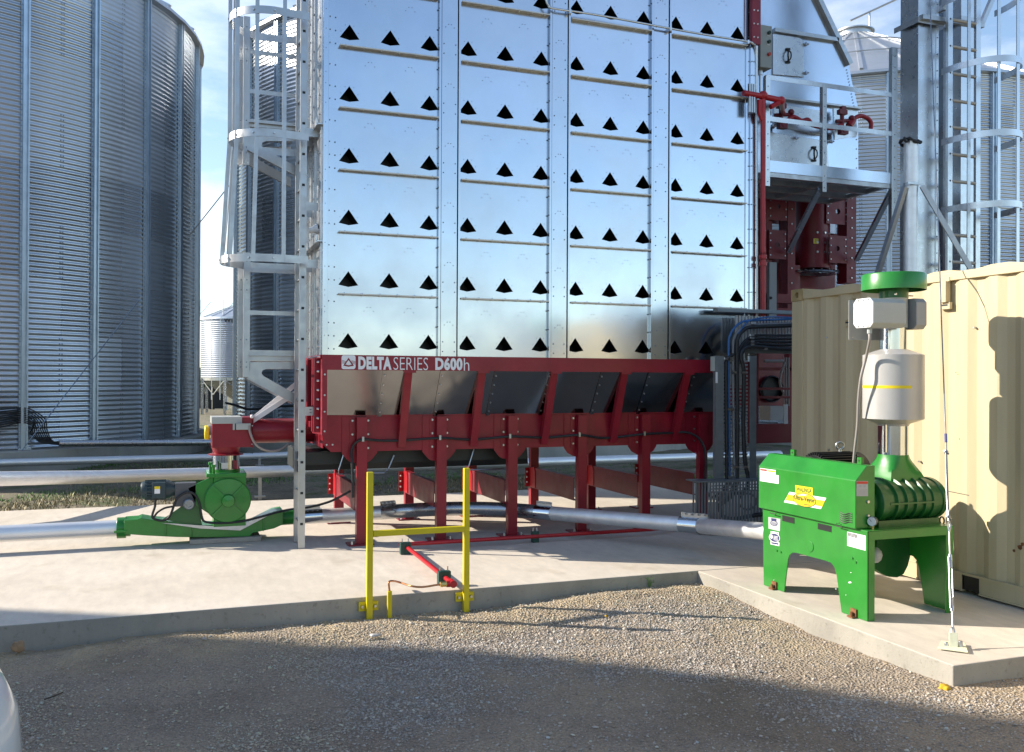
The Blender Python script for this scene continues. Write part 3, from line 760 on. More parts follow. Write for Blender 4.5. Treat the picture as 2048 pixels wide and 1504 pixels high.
# left side wall of the tower in two columns, flanges and bolts
mb = MB()
mb.box(XL+.012, XL+.022, F+.0, YB1, 1.9, TOP)
for y0, y1 in ((F+.07, F+.16), (F+.52, F+.58), (YB1-.34, YB1-.20)): mb.box(XL-.008, XL+.0115, y0, y1, 1.9, TOP)
mb.box(XL-.05, XL+.0115, YB1-.20, YB1-.17, 1.9, TOP); mb.box(XL-.05, XL+.0115, YB1-.012, YB1-.002, 1.9, TOP)
for zz in (onY(645, 235, F).z, onY(645, 470, F).z): mb.box(XL-.055, XL+.011, F+.02, YB1, zz-.06, zz-.05); mb.box(XL-.06, XL-.05, F+.02, YB1, zz-.07, zz-.0)
z = 2.0
while z < 6.6:
    for y in (F+.115, YB1-.27, YB1-.10, F+.55): mb.bolt((XL-.008 if y != YB1-.10 else XL+.012, y, z), (-1, 0, 0), .011, .013, 1)
    z += .19
mb.build('side_wall', ['galv_flash', 'zinc_bolt'], dr)
mb = MB(); mb.box(XL+.03, XR-.01, F+.24, YB1, 1.62, TOP-.02); mb.box(1.80, XR-.02, YB1+.05, 12.4, 1.62, TOP-.02); mb.box(XL, XR, F, YB1, TOP, TOP+.03)  # rear block made extra deep to block sun from the fan duct
mb.build('tower_core', 'galv_dull', dr)

# ---- red base: beams, hopper, struts, lower box, legs
BX1 = 5.692
mb = MB(); mb.box(XL, BX1, F-.045, F-.039, 1.765, 1.912); mb.box(XL, BX1, F-.039, F+.02, 1.904, 1.910); mb.box(XL+.006, BX1, F-.039, F+.02, 1.767, 1.773)
beam = mb.build('top_beam', 'red_paint', dr)
# lettering on the beam
YL = F-.045
def bp(x, y): return onY(x, y, YL)
mb = MB()
def rrect(x0, y0, x1, y1, r, n=6):
    out = []
    for cx, cy, a0 in ((x1-r, y0+r, -90), (x1-r, y1-r, 0), (x0+r, y1-r, 90), (x0+r, y0+r, 180)):
        for k in range(n+1): a = rad(a0 + 90*k/n); out.append((cx+r*math.cos(a), cy+r*math.sin(a)))
    return out
pl = [bp(x, y) - V(0, .002, 0) for x, y in rrect(683, 710.6, 711, 738.3, 4.5)]
mb.add(pl, [tuple(range(len(pl)))], 0)
def tri_ring(s_out, s_in, m):
    mb.add([bp(*p)-V(0, .0035, 0) for p in s_out] + [bp(*p)-V(0, .0035, 0) for p in s_in], [(k, (k+1) % 4, (k+1) % 4+4, k+4) for k in range(4)], m)
tri_ring([(697, 715.5), (707.8, 731.4), (697, 733.6), (686.4, 731.2)], [(697, 720), (703.6, 729.2), (697, 730.6), (690.4, 729)], 1)
for k in range(3):
    for xs_, sgn in (((683.5, 692.5), 1), ((702, 710.8), 1)):
        a = [bp(xs_[0]+(xs_[1]-xs_[0])*q/6, 721.2+k*2.3+(1.0 if xs_[0] > 690 else .6) + math.sin(q/6*PI*1.4+.4)*-.9) - V(0, .0035, 0) for q in range(7)]
        mb.add(a + [p-V(0, 0, .0042) for p in a], [(q, q+1, q+8, q+7) for q in range(6)], 1)
def btext(body, x0, y0, x1, y1, bold, m=0):
    yy = lambda x: 0
    put_text(mb, body, bp(x0, y1), bp(x1, y1+(x1-x0)*.012), bp(x0, y0), m, bold, (0, -1, 0), .002)
mb.build('emblem', ['white_decal', 'red_paint'], beam, recalc=False); mb = MB()
btext('DELTA', 716.5, 712.6, 783, 738.8, .055)
btext('SERIES', 787, 714.2, 856, 739.6, -.012)
mb.build('lettering', 'white_decal', beam, recalc=False); mb = MB()
btext('D600', 870.5, 714.5, 925, 740.3, .05)
btext('h', 927.5, 716.5, 938.5, 741.2, -.006)
mb.build('lettering', 'white_decal', beam, recalc=False)
# left corner post and left side of the base
mb = MB(); mb.box(XL, XL+.048, F-.046, F-.040, 1.13, 1.766); mb.box(XL, XL+.007, F-.040, F+.05, 1.13, 1.766); mb.prism([(XL-.07, F+.10, 1.145), (XL+.05, F-.046, 1.13), (XL+.05, F-.046, 1.145), (XL-.07, F+.10, 1.16)], (0, .02, 0))
for z in (1.72, 1.52, 1.36, 1.17): mb.bolt((XL+.024, F-.046, z), (0, -1, 0), .011, .010, 1)
mb.build('corner_post', ['red_paint', 'zinc_bolt'], dr)
mb = MB(); mb.box(XL+.010, XL+.018, F+.05, YB1, 1.18, 1.912); mb.box(XL-.012, XL+.0095, F+.0, YB1, 1.88, 1.912)
for y in (F+.16, F+.30, YB1-.4, YB1-.05): mb.box(XL-.045, XL+.0095, y, y+.012, 1.15, 1.88); mb.box(XL-.045, XL-.039, y+.012, y+.07, 1.15, 1.88)
mb.box(XL-.03, XL+.0095, F+.4, YB1, 1.18, 1.24)
for k in range(8):
    for y in (F+.05, F+.115, F+.24): mb.bolt((XL-.014, y+.03, 1.20+k*.092), (-1, 0, 0), .012, .012, 1)
for k in range(9): mb.bolt((XL-.013, F+.03+k*.1, 1.896), (-1, 0, 0), .011, .012, 1)
mb.build('side_panel', ['red_paint', 'zinc_bolt'], dr)
# inclined hopper sheets with overlapping bolted seams
YBX = 9.20
a, b = V(0, F-.005, 1.768), V(0, YBX-.012, 1.30); sl_ = (b-a).normalized(); nr = V(0, -sl_.z, sl_.y) if False else V(0, sl_.z, -sl_.y)
nr = V(0, -abs(sl_.z), -abs(sl_.y)).normalized()
SEAMS = [1.938, 2.531, 3.113, 3.715, 4.333, 4.915, 5.49]
ed = [XL+.05] + SEAMS + [5.95]
for k in range(len(ed)-1):
    mb = MB(); tl = (k % 3-1)*.0022
    mb.prism([V(ed[k], 0, 0)+a+nr*tl, V(ed[k+1], 0, 0)+a-nr*tl, V(ed[k+1], 0, 0)+b-nr*tl, V(ed[k], 0, 0)+b+nr*tl], -nr*.004)
    if k:
        x = ed[k]; mb.bar(V(x, 0, 0)+a+nr*.006, V(x, 0, 0)+b+nr*.006, .045, .006, 0, (1, 0, 0))
        for q in range(5): mb.bolt(V(x, 0, 0)+a.lerp(b, .1+q*.2)+nr*.009, nr, .010, .009, 1)
    mb.build('hopper_sheet', ['hopper_sheet', 'zinc_bolt'], dr)
# struts from the beam down to the lower box
for x in (2.175, 2.952, 3.762, 4.596, 5.387):
    mb = MB(); p, q = V(x, F-.020, 1.764), V(x, YBX-.03, .975)
    d = (q-p).normalized(); n_ = V(0, -abs(d.z), -abs(d.y)).normalized()
    mb.bar(p, q, .078, .006, 0, (1, 0, 0)); mb.bar(p+V(-.036, 0, 0)+n_*-.03, q+V(-.036, 0, 0)+n_*-.03, .006, .06, 0, (1, 0, 0)); mb.bar(p+V(.036, 0, 0)+n_*-.03, q+V(.036, 0, 0)+n_*-.03, .006, .06, 0, (1, 0, 0))
    mb.box(x-.05, x+.07, F-.042, F-.005, 1.742, 1.766)
    mb.build('strut', 'red_paint', dr)
# lower box with bolted joint plates
LEGX = [1.754, 2.589, 3.379, 4.197, onY(1289, 900, 9.16).x, onY(1403, 900, 9.16).x]
mb = MB()
mb.prism([(1.372, YBX, 1.305), (5.97, YBX, 1.305), (5.97, YBX, .940), (1.455, YBX, .940), (1.372, YBX, 1.02)], (0, .008, 0))
mb.box(1.36, 5.97, YBX+.009, YBX+1.39, 1.297, 1.303); mb.box(1.40, 5.97, YBX+1.392, YBX+1.40, .94, 1.305); mb.box(1.372, 1.380, YBX+.009, YBX+1.39, .98, 1.296)
mb.box(1.38, 5.97, YBX-.02, YBX+.0, 1.300, 1.312)
for x in (1.41, 1.47): mb.bolt((x, YBX, 1.015), (0, -1, 0), .012, .011, 1)
lb = mb.build('lower_box', ['red_paint', 'zinc_bolt'], dr)
for k, x in enumerate(LEGX):
    mb = MB(); g = [(x-.19, 1.297), (x+.17, 1.297), (x+.17, .925), (x+.13, .87), (x+.05, .83), (x-.07, .83), (x-.15, .87), (x-.19, .925)]
    if k < 3: g = g[:3] + [(x+.17-.02*q, .925-.10*math.sin(q/6*PI/2)) for q in range(0, 6)] + [(x-.19+.02*q, .925-.10*math.sin(q/6*PI/2)) for q in range(5, -1, -1)]
    mb.prism([(p, YBX-.009, q) for p, q in g], (0, .008, 0)); mb.prism([(p, YBX-.015, q) for p, q in [(x-.115, 1.29), (x-.06, 1.29), (x-.06, .93), (x-.115, .93)]], (0, .0055, 0))
    for z in (1.255, 1.115, .975):
        mb.bolt((x-.088, YBX-.015, z), (0, -1, 0), .014, .014, 1)
        if k < 3: mb.bolt((x+.075, YBX-.009, z), (0, -1, 0), .013, .012, 1)
    mb.build('joint_plate', ['red_paint', 'zinc_bolt'], lb)
# legs: front and rear rows, foot plates, cross beams between them
def leg(x, y, top, tiltx=0):
    mb = MB(); mb.box(x-.052, x+.052, y-.035, y-.029, .016, top); mb.box(x-.052, x-.046, y-.029, y+.045, .016, top); mb.box(x+.046, x+.052, y-.029, y+.045, .016, top)
    mb.box(x-.045, x+.045, y-.006, y+.0, .016, top)
    lg = mb.build('leg', 'red_paint', dr)
    mb = MB(); mb.box(x-.135, x+.12, y-.075, y+.12, 0.001, .015)
    for dx in (-.10, .09): mb.bolt((x+dx, y-.045, .015), (0, 0, 1), .013, .03, 1)
    mb.build('foot_plate', ['red_dull', 'zinc_bolt'], lg)
for x in LEGX: leg(x, YBX-.05, 1.29)
for x in LEGX: leg(x+.02, YBX+1.42, 1.1)
for x in LEGX:
    mb = MB(); mb.box(x-.050, x-.044, YBX+.04, YBX+1.385, .335, .590); mb.box(x-.044, x+.01, YBX+.04, YBX+1.385, .335, .341); mb.box(x-.044, x+.01, YBX+.04, YBX+1.385, .584, .590)
    cbm = mb.build('cross_beam', 'red_dull', dr)
    mb = MB(); y1 = YBX+1.384; mb.prism([(x-.058, y1, .345), (x-.058, y1, .58), (x-.058, y1-.16, .60), (x-.058, y1-.20, .54), (x-.058, y1-.20, .345)], (.007, 0, 0)); mb.box(x-.11, x-.058, y1+.0, y1+.008, .345, .58)
    for z in (.40, .465, .53): mb.bolt((x-.09, y1, z), (0, -1, 0), .012, .014, 1)
    mb.build('end_plate', ['red_pipe', 'white_decal'], cbm)  # brighter red than the beam, standing in for sun on the plate
# dark take-away trough under the box with wire hangers
mb = MB(); mb.prism([(1.20, 9.40, .93), (1.20, 9.40, .80), (1.24, 9.46, .735), (1.24, 10.3, .735), (1.20, 10.36, .80), (1.20, 10.36, .93)], (2.45, 0, 0)); mb.box(1.16, 1.20, 9.38, 10.38, .72, .935)
mb.build('trough', 'trough_black', dr, bevel=.006)
for x in (1.62, 3.02):
    mb = MB(); mb.tube([(x, 9.36, .93), (x-.06, 9.36, .74), (x-.06, 9.36, .70), (x+.42, 9.36, .70), (x+.46, 9.36, .74), (x+.52, 9.36, .88)], .008, 6); mb.build('hanger', 'zinc_bolt', dr)
# black power cable clipped along the front of the base
pc = thing('power_cable', 'black power cable clipped along the front of the red dryer base', 'cable', (1.7, 9.1, .6))
yc = lambda x: 9.095
pts = [onY(706, 995, 9.10), onY(706, 965, 9.10), onY(704, 925, 9.10), onY(703, 903, 9.14), onY(708, 889, 9.14), onY(725, 879, 9.09), onY(760, 881, 9.15), onY(800, 881, 9.18), onY(880, 876, 9.09), onY(945, 879, 9.18), onY(1020, 873, 9.09), onY(1090, 875, 9.18), onY(1159, 870, 9.09), onY(1210, 876, 9.18), onY(1289, 868, 9.09), onY(1340, 866, 9.16), onY(1375, 865, 9.10), onY(1400, 880, 9.09), onY(1411, 910, 9.08), onY(1411, 965, 9.05), onY(1418, 990, 8.8), onY(1428, 994, 8.6), onY(1440, 985, 8.5)]
mb = MB(); mb.tube(curve_pts(pts, 6), .014, 8); mb.build('cable', 'rubber', pc, smooth=60)
mb = MB()
for p in (onY(726, 879, 9.075), onY(880, 876, 9.075), onY(1020, 873, 9.075), onY(1159, 870, 9.075), onY(1289, 868, 9.075)): mb.box(p.x-.011, p.x+.011, p.y-.008, p.y+.012, p.z-.02, p.z+.028)
mb.build('clip', 'aluminium', pc)

# ------------------------------------------------------------------ right-hand side: burner house, platform, fan base
YH = 10.1
bh = thing('burner_house', 'galvanised burner house with sloped hood and two access doors right of the vent wall', 'burner house', (7, 10.7, 0))
def hp(x, y, dy=0): return onY(x, y, YH+dy)
out = [(1500, -900), (1588, -900), (1590, -90), (1634, 0), (1698, 130), (1703, 160), (1716, 215), (1717, 392), (1500, 372)]
mb = MB(); mb.prism([hp(*p) for p in out], (0, 1.1, 0)); mb.build('hood', 'galv_sheet', bh)
def strip(pts, wd, th, nm, mt='galv_dull', dy=0):
    mb = MB()
    for p, q in zip(pts, pts[1:]): mb.bar(hp(*p)-V(0, th/2+.002-dy, 0), hp(*q)-V(0, th/2+.002-dy, 0), th, wd, 0, (0, 1, 0))
    return mb.build(nm, mt, bh)
strip([(1590, -90), (1634, 0), (1697, 130)], .07, .06, 'flange')
strip([(1545, 62), (1672, 82)], .05, .06, 'flange')
strip([(1562, 199), (1640, 209), (1717, 219)], .025, .07, 'flange')
def door(poly, hx, hy, latches, nm='access_door'):
    mb = MB(); mb.prism([hp(*p)-V(0, .022, 0) for p in poly], (0, .018, 0)); d = mb.build(nm, 'galv_flash', bh, bevel=.004)
    mb = MB(); mb.tube(curve_pts([hp(hx+1, hy-13)-V(0, .03, 0), hp(hx-2, hy-7)-V(0, .07, 0), hp(hx-3, hy)-V(0, .075, 0), hp(hx-2, hy+7)-V(0, .07, 0), hp(hx+1, hy+13)-V(0, .03, 0)], 5), .011, 8)
    mb.tube(curve_pts([hp(hx+2, hy-11)-V(0, .03, 0), hp(hx+5, hy-5)-V(0, .05, 0), hp(hx+5, hy+5)-V(0, .05, 0), hp(hx+2, hy+11)-V(0, .03, 0)], 5), .009, 8)
    mb.bar(hp(hx-3, hy-13)-V(0, .03, 0), hp(hx+5, hy-13)-V(0, .03, 0), .02, .03); mb.bar(hp(hx-3, hy+13)-V(0, .03, 0), hp(hx+5, hy+13)-V(0, .03, 0), .02, .03)
    mb.build('handle', 'rubber', d, smooth=60)
    for lx, ly in latches:
        mb = MB(); mb.tube([hp(lx-6, ly)-V(0, .03, 0), hp(lx+6, ly)-V(0, .03, 0)], .012, 6); mb.tube([hp(lx, ly-3)-V(0, .04, 0), hp(lx, ly+4)-V(0, .05, 0)], .014, 6); mb.build('latch', 'zinc_bolt', d)
door([(1544, 68), (1596, 76), (1603, 80), (1606, 90), (1606, 155), (1544, 150)], 1572, 113, ((1608, 90), (1608, 147)))
door([(1536, 262), (1545, 266), (1652, 283), (1656, 332), (1656, 350), (1540, 345)], 1624, 309, ((1588, 277), (1659, 284)))
mb = MB(); mb.prism([hp(1666, 216)-V(0, .016, 0), hp(1712, 222)-V(0, .016, 0), hp(1712, 272)-V(0, .016, 0), hp(1668, 280)-V(0, .016, 0)], (0, .014, 0)); mb.prism([hp(1546, 208)-V(0, .016, 0), hp(1640, 222)-V(0, .016, 0), hp(1640, 272)-V(0, .016, 0), hp(1600, 262)-V(0, .016, 0), hp(1546, 252)-V(0, .016, 0)], (0, .014, 0))
mb.build('burner_plate', 'galv_flash', bh)
mb = MB()
for k in range(14): mb.bolt(hp(1693+k*1.2, 140+k*6), (0, -1, 0), .008, .01, 1)
for k in range(9): mb.bolt(hp(1713, 222+k*19), (0, -1, 0), .008, .01, 1)
mb.build('bolt_line', ['galv_dull', 'dark_bolt'], bh)
# red gas train
gt = thing('gas_train', 'dark red gas piping with valves fixed across the burner house', 'gas piping', hp(1530, 200))
gp = lambda x, y, dy=-.16: hp(x, y, dy)
fr = lambda x, y: onY(x, y, 8.80)
mb = MB(); mb.tube([fr(1487, 186), fr(1526, 193), fr(1563, 201)], .034, 10); mb.tube([fr(1526, 185), fr(1526, 400), fr(1526, 520)], .030, 10); mb.tube([fr(1526, 505), fr(1526, 655)], .030, 10); mb.sphere(fr(1526, 191), .055); mb.sphere(fr(1562, 201), .05)
for y in (510, 524): mb.cyl(fr(1526, y), fr(1526, y+8), .046, 10)
mb.tube([fr(1519, 200), fr(1519, 225), fr(1524, 240)], .03, 8)
mb.tube([fr(1563, 201), onY(1564, 215, 9.3), gp(1566, 226)], .03, 10); mb.tube([fr(1541, 214), fr(1562, 203)], .03, 8)
mb.build('riser', 'red_pipe', gt, smooth=40)
def valve(x, y):
    mb = MB(); c = gp(x, y); n0 = 0
    mb.cyl(c+V(0, 0, -.13), c+V(0, 0, .24), .045, 12); mb.cyl(c+V(-.16, 0, .0), c+V(.26, 0, .06), .040, 12); mb.box(c.x-.10, c.x+.10, c.y-.06, c.y+.05, c.z+.16, c.z+.26); mb.box(c.x-.03, c.x+.07, c.y-.05, c.y+.05, c.z+.26, c.z+.34)
    mb.box(c.x-.07, c.x+.12, c.y-.07, c.y+.06, c.z-.27, c.z-.12); mb.cyl(c+V(.02, -.08, -.19), c+V(.02, .08, -.19), .05, 10); mb.sphere(c+V(.24, -.02, .10), .07)
    mb.v = [tuple(c + (Vector(p)-c)*.62) for p in mb.v]; mb.build('valve', 'red_dull', gt, smooth=40)
valve(1562, 232); valve(1684, 244)
mb = MB(); mb.tube(curve_pts([gp(1574, 242), gp(1584, 234), gp(1594, 237), gp(1604, 242), gp(1616, 240), gp(1626, 250), gp(1660, 256), gp(1684, 250)], 5), .032, 9)
mb.tube(curve_pts([gp(1702, 250), gp(1708, 238), gp(1720, 232), gp(1734, 236), gp(1742, 246), gp(1741, 262)], 5), .030, 9); mb.cyl(gp(1698, 252), gp(1706, 240), .05, 9)
mb.build('hose', 'red_pipe', gt, smooth=50)
mb = MB(); p, q = fr(1503, 168), fr(1503, 225)
for dx in (-.03, 0, .03): mb.bar(p+V(dx, 0, 0), q+V(dx, 0, 0), .02, .03, 0, (1, 0, 0))
mb.build('slotted_bracket', 'aluminium', gt)
# control box
cbx = thing('control_box', 'grey control box with two green buttons and a red one beside the hood', 'control box', hp(1530, 150))
mb = MB(); p, q = hp(1521, 55, -.22), hp(1544, 134, -.22)
z1, z0 = hp(1530, 50, -.22).z, hp(1530, 135, -.22).z
mb.box(p.x, q.x, YH-.22, YH-.002, z0, z1); mb.build('box', 'grey_box', cbx, bevel=.008)
for k, (y, mname) in enumerate(((66, 'green_block'), (84, 'green_block'), (109, 'sticker_red'))):
    mb = MB(); c = hp(1537, y, -.22); mb.cyl(c, c-V(0, .03, 0), .022, 10); mb.build('button', mname, cbx)
mb = MB()
for y in (71, 89): c = hp(1537, y, -.223); mb.box(c.x-.02, c.x+.02, c.y, c.y+.002, c.z-.008, c.z+.008)
mb.build('label_plate', 'white_decal', cbx)
mb = MB(); c = hp(1521, 138, -.12); mb.cyl(c, c-V(0, 0, .08), .03, 10); mb.tube([c-V(0, 0, .08), c-V(0, 0, .3)], .018, 8); mb.build('conduit', 'galv_flash', cbx)
# conduit running across the tower front to the corner
mb = MB(); yc2 = F-.085
mb.tube(curve_pts([onY(1090, -30, yc2), onY(1093, 2, yc2), onY(1098, 12, yc2), onY(1108, 17, yc2), onY(1200, 31, yc2), onY(1340, 57, yc2), onY(1420, 71, yc2), onY(1494, 83, yc2), onY(1506, 88, yc2+.0), onY(1512, 100, yc2+.04), onY(1513, 180, yc2+.05), onY(1514, 640, yc2+.05)], 5), .012, 8)
for x, y in ((1140, 23), (1341, 58), (1496, 84)): p = onY(x, y, yc2); mb.box(p.x-.012, p.x+.012, p.y-.012, F-.03, p.z-.02, p.z+.02)
tag(mb.build('conduit', 'galv_flash', smooth=60), 'thin galvanised conduit crossing the vent wall and dropping at its right corner', 'conduit')

# platform with railing
YP = 8.95
pp = lambda x, y, dy=0: onY(x, y, YP+dy)
pf = thing('service_platform', 'galvanised service platform with railing and grated floor at the burner house', 'platform', pp(1540, 380))
for x, y0, y1, w_ in ((1535.5, 153, 372, .062), (1649, 169, 384, .060), (1789, 95, 480, .085)):
    mb = MB(); a, b = pp(x, y0), pp(x, y1); mb.box(a.x-w_/2, a.x+w_/2, YP-.008, YP-.002, b.z, a.z); mb.box(a.x-w_/2, a.x-w_/2+.006, YP-.002, YP+.05, b.z, a.z)
    for k in range(int((a.z-b.z)/.14)): mb.bolt((a.x, YP-.008, b.z+.05+k*.14), (0, -1, 0), .007, .006, 1)
    mb.build('post', ['galv_flash', 'dark_bolt'], pf)
for xa, ya, xb, yb in ((1533, 156, 1800, 190), (1533, 235, 1800, 271)):
    mb = MB(); a, b = pp(xa, ya), pp(xb, yb); z = (a.z+b.z)/2
    mb.box(a.x, b.x, YP+.001, YP+.007, z-.028, z+.028); mb.box(a.x, b.x, YP+.007, YP+.06, z+.022, z+.028); mb.build('rail', 'galv_flash', pf)
a, b = pp(1538, 322), pp(1782, 345); zf = pp(1538, 343).z
mb = MB(); mb.box(a.x, b.x, YP+.008, YP+.014, zf, zf+.135); mb.build('toe_board', 'galv_sheet', pf)
mb = MB(); n = 26; yb_ = YH-.03
for k in range(n): y = YP+.03+(yb_-YP-.06)*k/(n-1); mb.box(a.x, b.x-.02, y, y+.014, zf+.004, zf+.034)
for k in range(60): x = a.x+.02+(b.x-a.x-.06)*k/59; mb.box(x, x+.006, YP+.02, yb_-.02, zf+.012, zf+.022)
for y in (YP+.02, YP+.38, YP+.74, yb_-.03): mb.box(a.x, b.x, y, y+.05, zf-.055, zf+.002)
for x in (a.x, (a.x+b.x)/2, b.x-.05): mb.box(x, x+.05, YP+.071, yb_-.031, zf-.050, zf+.001)
mb.build('floor_grating', 'galv_dull', pf)
for (x0, y0, d0), (x1, y1, d1) in (((1640, 376, .05), (1577, 503, 1.12)), ((1782, 384, .05), (1713, 520, 1.12))):
    mb = MB(); mb.bar(pp(x0, y0, d0), pp(x1, y1, d1), .06, .05); mb.build('brace', 'galv_dark', pf)

# red fan base below the platform
fb = thing('fan_base', 'dark red steel frame and round duct under the service platform', 'fan base', (7.2, 10.3, 0))
YF = 10.16
fp = lambda x, y, dy=0: onY(x, y, YF+dy)
def fbox(x0, y0, x1, y1, th, nm, mt='red_paint', dy=0):
    a, b = fp(x0, y0, dy), fp(x1, y1, dy); zz = fp((x0+x1)/2, y0, dy).z; zz0 = fp((x0+x1)/2, y1, dy).z
    mb = MB(); mb.box(a.x, b.x, YF+dy, YF+dy+th, zz0, zz); return mb, a, b, zz0, zz
def fplate(x0, y0, x1, y1, hx, hy, r, dy=0):
    a, b = fp(x0, y0, dy), fp(x1, y1, dy); c = fp(hx, hy, dy); mb = MB()
    mb.holed((0, YF+dy, 0), (1, 0, 0), (0, 0, 1), a.x, b.x, b.z, a.z, (c.x, c.z), r, -.010)
    for k in range(4):
        for xx in (a.x+.02, b.x-.02): mb.bolt((xx, YF+dy, b.z+(a.z-b.z)*(k+.5)/4), (0, -1, 0), .011, .012, 1)
    mb.build('holed_plate', ['red_dull', 'zinc_bolt'], fb)
fplate(1538, 378, 1574, 442, 1557, 413, .030); fplate(1538, 459, 1572, 519, 1555, 490, .034, -.03)
fplate(1653, 392, 1694, 450, 1676, 423, .040, .02); fplate(1659, 470, 1693, 527, 1675, 497, .036, -.02)
for r_ in ((1521, 374, 1537, 690, .12), (1576, 374, 1590, 640, .14), (1694, 386, 1712, 566, .16)):
    mb, a, b, z0, z1 = fbox(*r_[:4], r_[4], 'post'); mb.box(a.x+.01, b.x-.01, YF+.2, YF+.21, z0, z1)
    for k in range(9): mb.bolt(((a.x+b.x)/2, YF, z0+(z1-z0)*(k+.5)/9), (0, -1, 0), .012, .012, 1)
    mb.build('post', ['red_dull', 'zinc_bolt'], fb)
c = fp(1625, 450, .28)
mb = MB(); zt, zb = fp(1625, 372).z, fp(1625, 531).z; mb.lathe((c.x, c.y, zb), (0, 0, 1), [(.20, -.01), (.255, -.01), (.255, .02), (.235, .02), (.235, zt-zb)], 36)
for k, xx in enumerate((-.09, .02, .12)):
    for zz in (462, 482, 501):
        a = math.acos(max(-1, min(1, xx/.235))); p = V(c.x+xx, c.y-.235*math.sin(a), fp(1620, zz).z); mb.bolt(p, (xx, -.235*math.sin(a), 0), .018, .014, 1, 10)
mb.build('duct', ['red_dull', 'zinc_bolt'], fb, smooth=35)
mb = MB(); p, q = fp(1627, 477, .06), fp(1643, 488, .06); mb.box(p.x, q.x, YF+.058, YF+.064, q.z, p.z); 
for k in range(3): mb.box(p.x+.02, q.x-.02, YF+.0565, YF+.0575, p.z-.018-k*.016, p.z-.011-k*.016, 1)
mb.build('warning_label', ['yellow_bright', 'print_black'], fb)
mb = MB()
for k in range(6): mb.tube([V(c.x+(.10+.05*k)*math.cos(t), c.y+(.10+.05*k)*math.sin(t), zb-.05-.01*(k % 3)) for t in np.linspace(0, 2*PI, 25)], .008, 5, 0, False)
for k in range(10): t = PI*k/10; mb.tube([V(c.x+.36*math.cos(t), c.y+.36*math.sin(t), zb-.045), V(c.x-.36*math.cos(t), c.y-.36*math.sin(t), zb-.045)], .006, 5)
mb.build('fan_guard', 'galv_dark', fb)
for nm, x0, y0, x1, y1, th, dy in (('panel', 1536, 374, 1578, 448, .02, .30), ('panel', 1536, 462, 1578, 524, .02, .30), ('panel', 1656, 388, 1692, 408, .02, .3), ('panel', 1658, 468, 1697, 530, .02, .3), ('post', 1581, 530, 1600, 640, .12, .2), ('post', 1537, 374, 1544, 530, .10, .05), ('beam', 1592, 374, 1700, 390, .1, .1), ('post', 1552, 640, 1562, 700, .1, -.3), ('post', 1578, 700, 1590, 850, .1, -.2), ('rail', 1508, 735, 1600, 741, .05, -.2), ('beam', 1537, 588, 1600, 606, .12, -.3), ('beam', 1520, 616, 1600, 660, .10, -.34), ('beam', 1506, 848, 1600, 886, .12, -.55), ('rail', 1508, 775, 1600, 780, .05, -.5), ('rail', 1508, 792, 1600, 797, .05, -.5), ('post', 1506, 700, 1517, 850, .12, -.45)):
    mb, *_ = fbox(x0, y0, x1, y1, th, nm, dy=dy); mb.build(nm, 'red_dull', fb)
mb = MB(); a, b = fp(1518, 640, .5), fp(1600, 900, .5); mb.box(a.x, b.x+.6, YF+.5, YF+1.2, fp(1550, 812, .5).z, a.z+1.0); mb.build('housing', 'red_dull', fb)
mb = MB(); p = fp(1548, 778, .40); mb.lathe((p.x, YF+.49, p.z), (0, -1, 0), [(.0, 0), (.17, 0), (.19, .05), (.17, .07), (.17, .02)], 28); mb.build('fan_inlet', 'black_void', fb, smooth=30)
mb = MB()
for xx in (1567, 1572, 1577): mb.tube([fp(xx, 715, -.2), fp(xx, 812, -.2)], .012, 7)
mb.tube(curve_pts([fp(1570, 724, -.25), fp(1561, 750, -.25), fp(1560, 768, -.25), fp(1566, 784, -.25)], 5), .016, 7); mb.tube([fp(1528, 722, -.3), fp(1566, 722, -.3)], .02, 7)
mb.build('conduit', 'hose_grey', fb)
mb = MB(); p, q = fp(1542, 577, -.42), fp(1556, 648, -.42); a, b = fp(1539, 524, -.45), fp(1553, 654, -.45); mb.box(a.x, b.x, YF-.45, YF-.40, b.z, a.z)
mb.bolt((a.x+.02, YF-.45, fp(1545, 596, -.45).z), (0, -1, 0), .02, .015, 1, 8); mb.build('switch_post', ['grey_paint', 'print_black'], fb)
mb = MB(); p, q = fp(1568, 812, -.55), fp(1576, 840, -.55); mb.box(p.x, q.x, YF-.55, YF-.53, q.z-.05, p.z+.02); mb.build('bracket', 'grey_light', fb); mb = MB(); p, q = fp(1532, 812, .3), fp(1563, 840, .3); mb.box(p.x, q.x, YF+.2, YF+.45, q.z, p.z); mb.build('ballast_box', 'grey_paint', fb)
# ------------------------------------------------------------------ caged ladder at the left end of the dryer
LX, LY0, LY1 = 1.16, 9.134, 9.516
ld = thing('caged_ladder', 'tall aluminium ladder with safety cage on the left end of the dryer', 'ladder', (LX, 9.3, 0))
for y, s_ in ((LY0, 1), (LY1, -1)):
    mb = MB(); mb.box(LX-.033, LX+.033, y-.004, y+.004, .002, 9.5); mb.box(LX-.033, LX-.028, y+.004*s_, y+.03*s_, .002, 9.5) if s_ > 0 else mb.box(LX-.033, LX-.028, y-.03, y-.004, .002, 9.5)
    zj = onY(604, 462, LY0).z; mb.box(LX-.034, LX+.034, y-.0055, y-.0045, zj-.02, zj)
    mb.build('rail', 'aluminium', ld)
zr0 = onY(602, 1048, LY0).z; k = 0; rung = None
while zr0 + k*.3048 < 7.5:
    z = zr0 + k*.3048
    if rung is None:
        mb = MB(); mb.cyl((LX, LY0+.004, z), (LX, LY1-.004, z), .0125, 10); mb.box(LX-.014, LX+.014, LY0-.0055, LY0-.0042, z-.012, z+.012, 1)
        rung = mb.build('rung', ['aluminium', 'black_void'], ld, smooth=40)
    else: copy_part(rung, ld, (0, 0, k*.3048))
    k += 1
